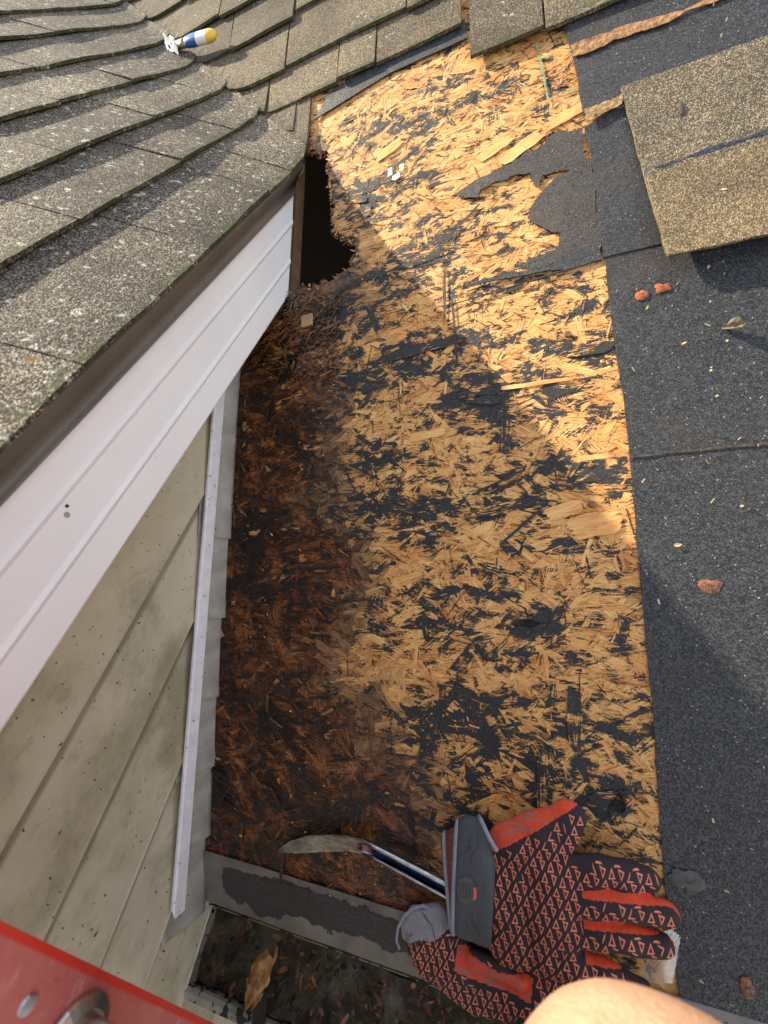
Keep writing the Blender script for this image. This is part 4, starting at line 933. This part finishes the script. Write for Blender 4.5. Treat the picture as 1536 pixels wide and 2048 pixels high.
for sx in (0, .38):
    rings = []; cc = []
    a_ = Vector((sx, 0, 0)); x0 = 1 if sx == 0 else -1
    pr = [(0, 0), (0, -.003), (0, -.0065), (0, -.04), (0, -.081), (0, -.085), (-.028, -.085), (-.028, -.081), (-.004, -.081), (-.004, -.004), (-.028, -.004), (-.028, 0)]
    rd = [.9, .9, 0, 0, 0, .6, .6, .4, 0, .6, 1, 1]
    for t in [-3.3+.05*k for k in range(74)]:
        rings.append([L0+a_+LD*t+Vector((x0*x, 0, 0))+LN*(y+.0) for x, y in pr]); cc += [(q, 0, 0) for q in rd]
    V_, F_ = loft(rings); mesh('rail', V_, F_, M['fibre'], lad, col=cc)
for k in range(-8, 2):
    c = L0 + LN*(-.030) + LD*(-.103+.305*k) + Vector((0, 0, 0)); 
    if k > 0: continue
    V_, F_ = merge([tube([c+Vector((-.006, 0, 0)), c+Vector((.012, 0, 0)), c+Vector((.368, 0, 0)), c+Vector((.386, 0, 0))], [.0150]*4, 24)])
    rgm = mesh('rung', V_, F_, M['steel'], lad, smooth=True)
    for e, s in ((0.0006, 1), (.3794, -1)):
        V_, F_ = tube([c+Vector((e, 0, 0)), c+Vector((e+s*.003, 0, 0)), c+Vector((e+s*.006, 0, 0))], [.0235, .0230, .0170], 28); bevel(mesh('rung_collar', V_, F_, M['steel'], rgm), .0008)
c = Vector((.2002, -.012, .381)); V_, F_ = tube([c, c+Vector((.0016, 0, 0))], [.0048, .0040], 14); mesh('rivet', V_, F_, M['steel'], lad)
# ------------------------------------------------------------------ the photographer's bare leg
per = thing('person', 'bare bent knee of a person standing on the ladder', 'person', (.48, -.30, -.50))
def skinm():
    m = Mt('skin', .5, spec=.4); n = m.noise(14, 5); b = m.ramp(n, [(.3, (.42, .245, .165)), (.7, (.51, .325, .225))]); b = m.mix(m.ma('MULTIPLY', m.step(m.noise(55, 5, rough=.7), .48, .68), .5), b, (.47, .20, .125)); b = m.mix(m.ma('MULTIPLY', m.step(m.cell(260, out='Distance'), .0, .5), .25), b, (.34, .16, .10))
    m.b.inputs['Subsurface Weight'].default_value = .15; m.b.inputs['Subsurface Radius'].default_value = (.01, .004, .002); m.b.inputs['Subsurface Scale'].default_value = .5
    return m.set(b, normal=m.bump(m.cell(420, out='Distance'), .0004, 1, m.bump(m.noise(60, 5), .0006)))
M['skin'] = skinm()
def cap3(P, rad, n=24, flat=1):
    return capsule(P, rad, flat, n)
thigh = cap3([(.520, -.008, .354), (.518, -.10, .380), (.525, -.22, .420), (.53, -.40, .49)], [.060, .070, .084, .096])
knee = cap3([(.506, .002, .358), (.522, .001, .358)], [.0625, .0620])
kcap = cap3([(.505, -.010, .338), (.522, -.010, .334)], [.057, .057])
shin = cap3([(.500, -.030, .33), (.485, -.080, .20), (.470, -.135, .05), (.462, -.205, -.13)], [.056, .055, .046, .034])
calf = cap3([(.474, -.020, .338), (.462, -.070, .26), (.462, -.135, .10)], [.049, .054, .046])
foot = cap3([(.462, -.225, -.165), (.464, -.17, -.195), (.466, -.10, -.205)], [.036, .036, .028])
VV, NN, FF = soft([thigh, knee, kcap, shin, calf, foot], .006, 10)
leg = mesh('body', [(v.x, v.y, v.z) for v in VV], FF, M['skin'], per, smooth=True)
sh_ = cap3([(.550, -.46, .525), (.55, -.39, .50), (.55, -.28, .455)], [.112, .110, .104]); o = mesh('shorts', sh_[0], sh_[1], plain('navy_shorts', (.02, .03, .06), (.03, .04, .08), .9, 200), per, smooth=True)
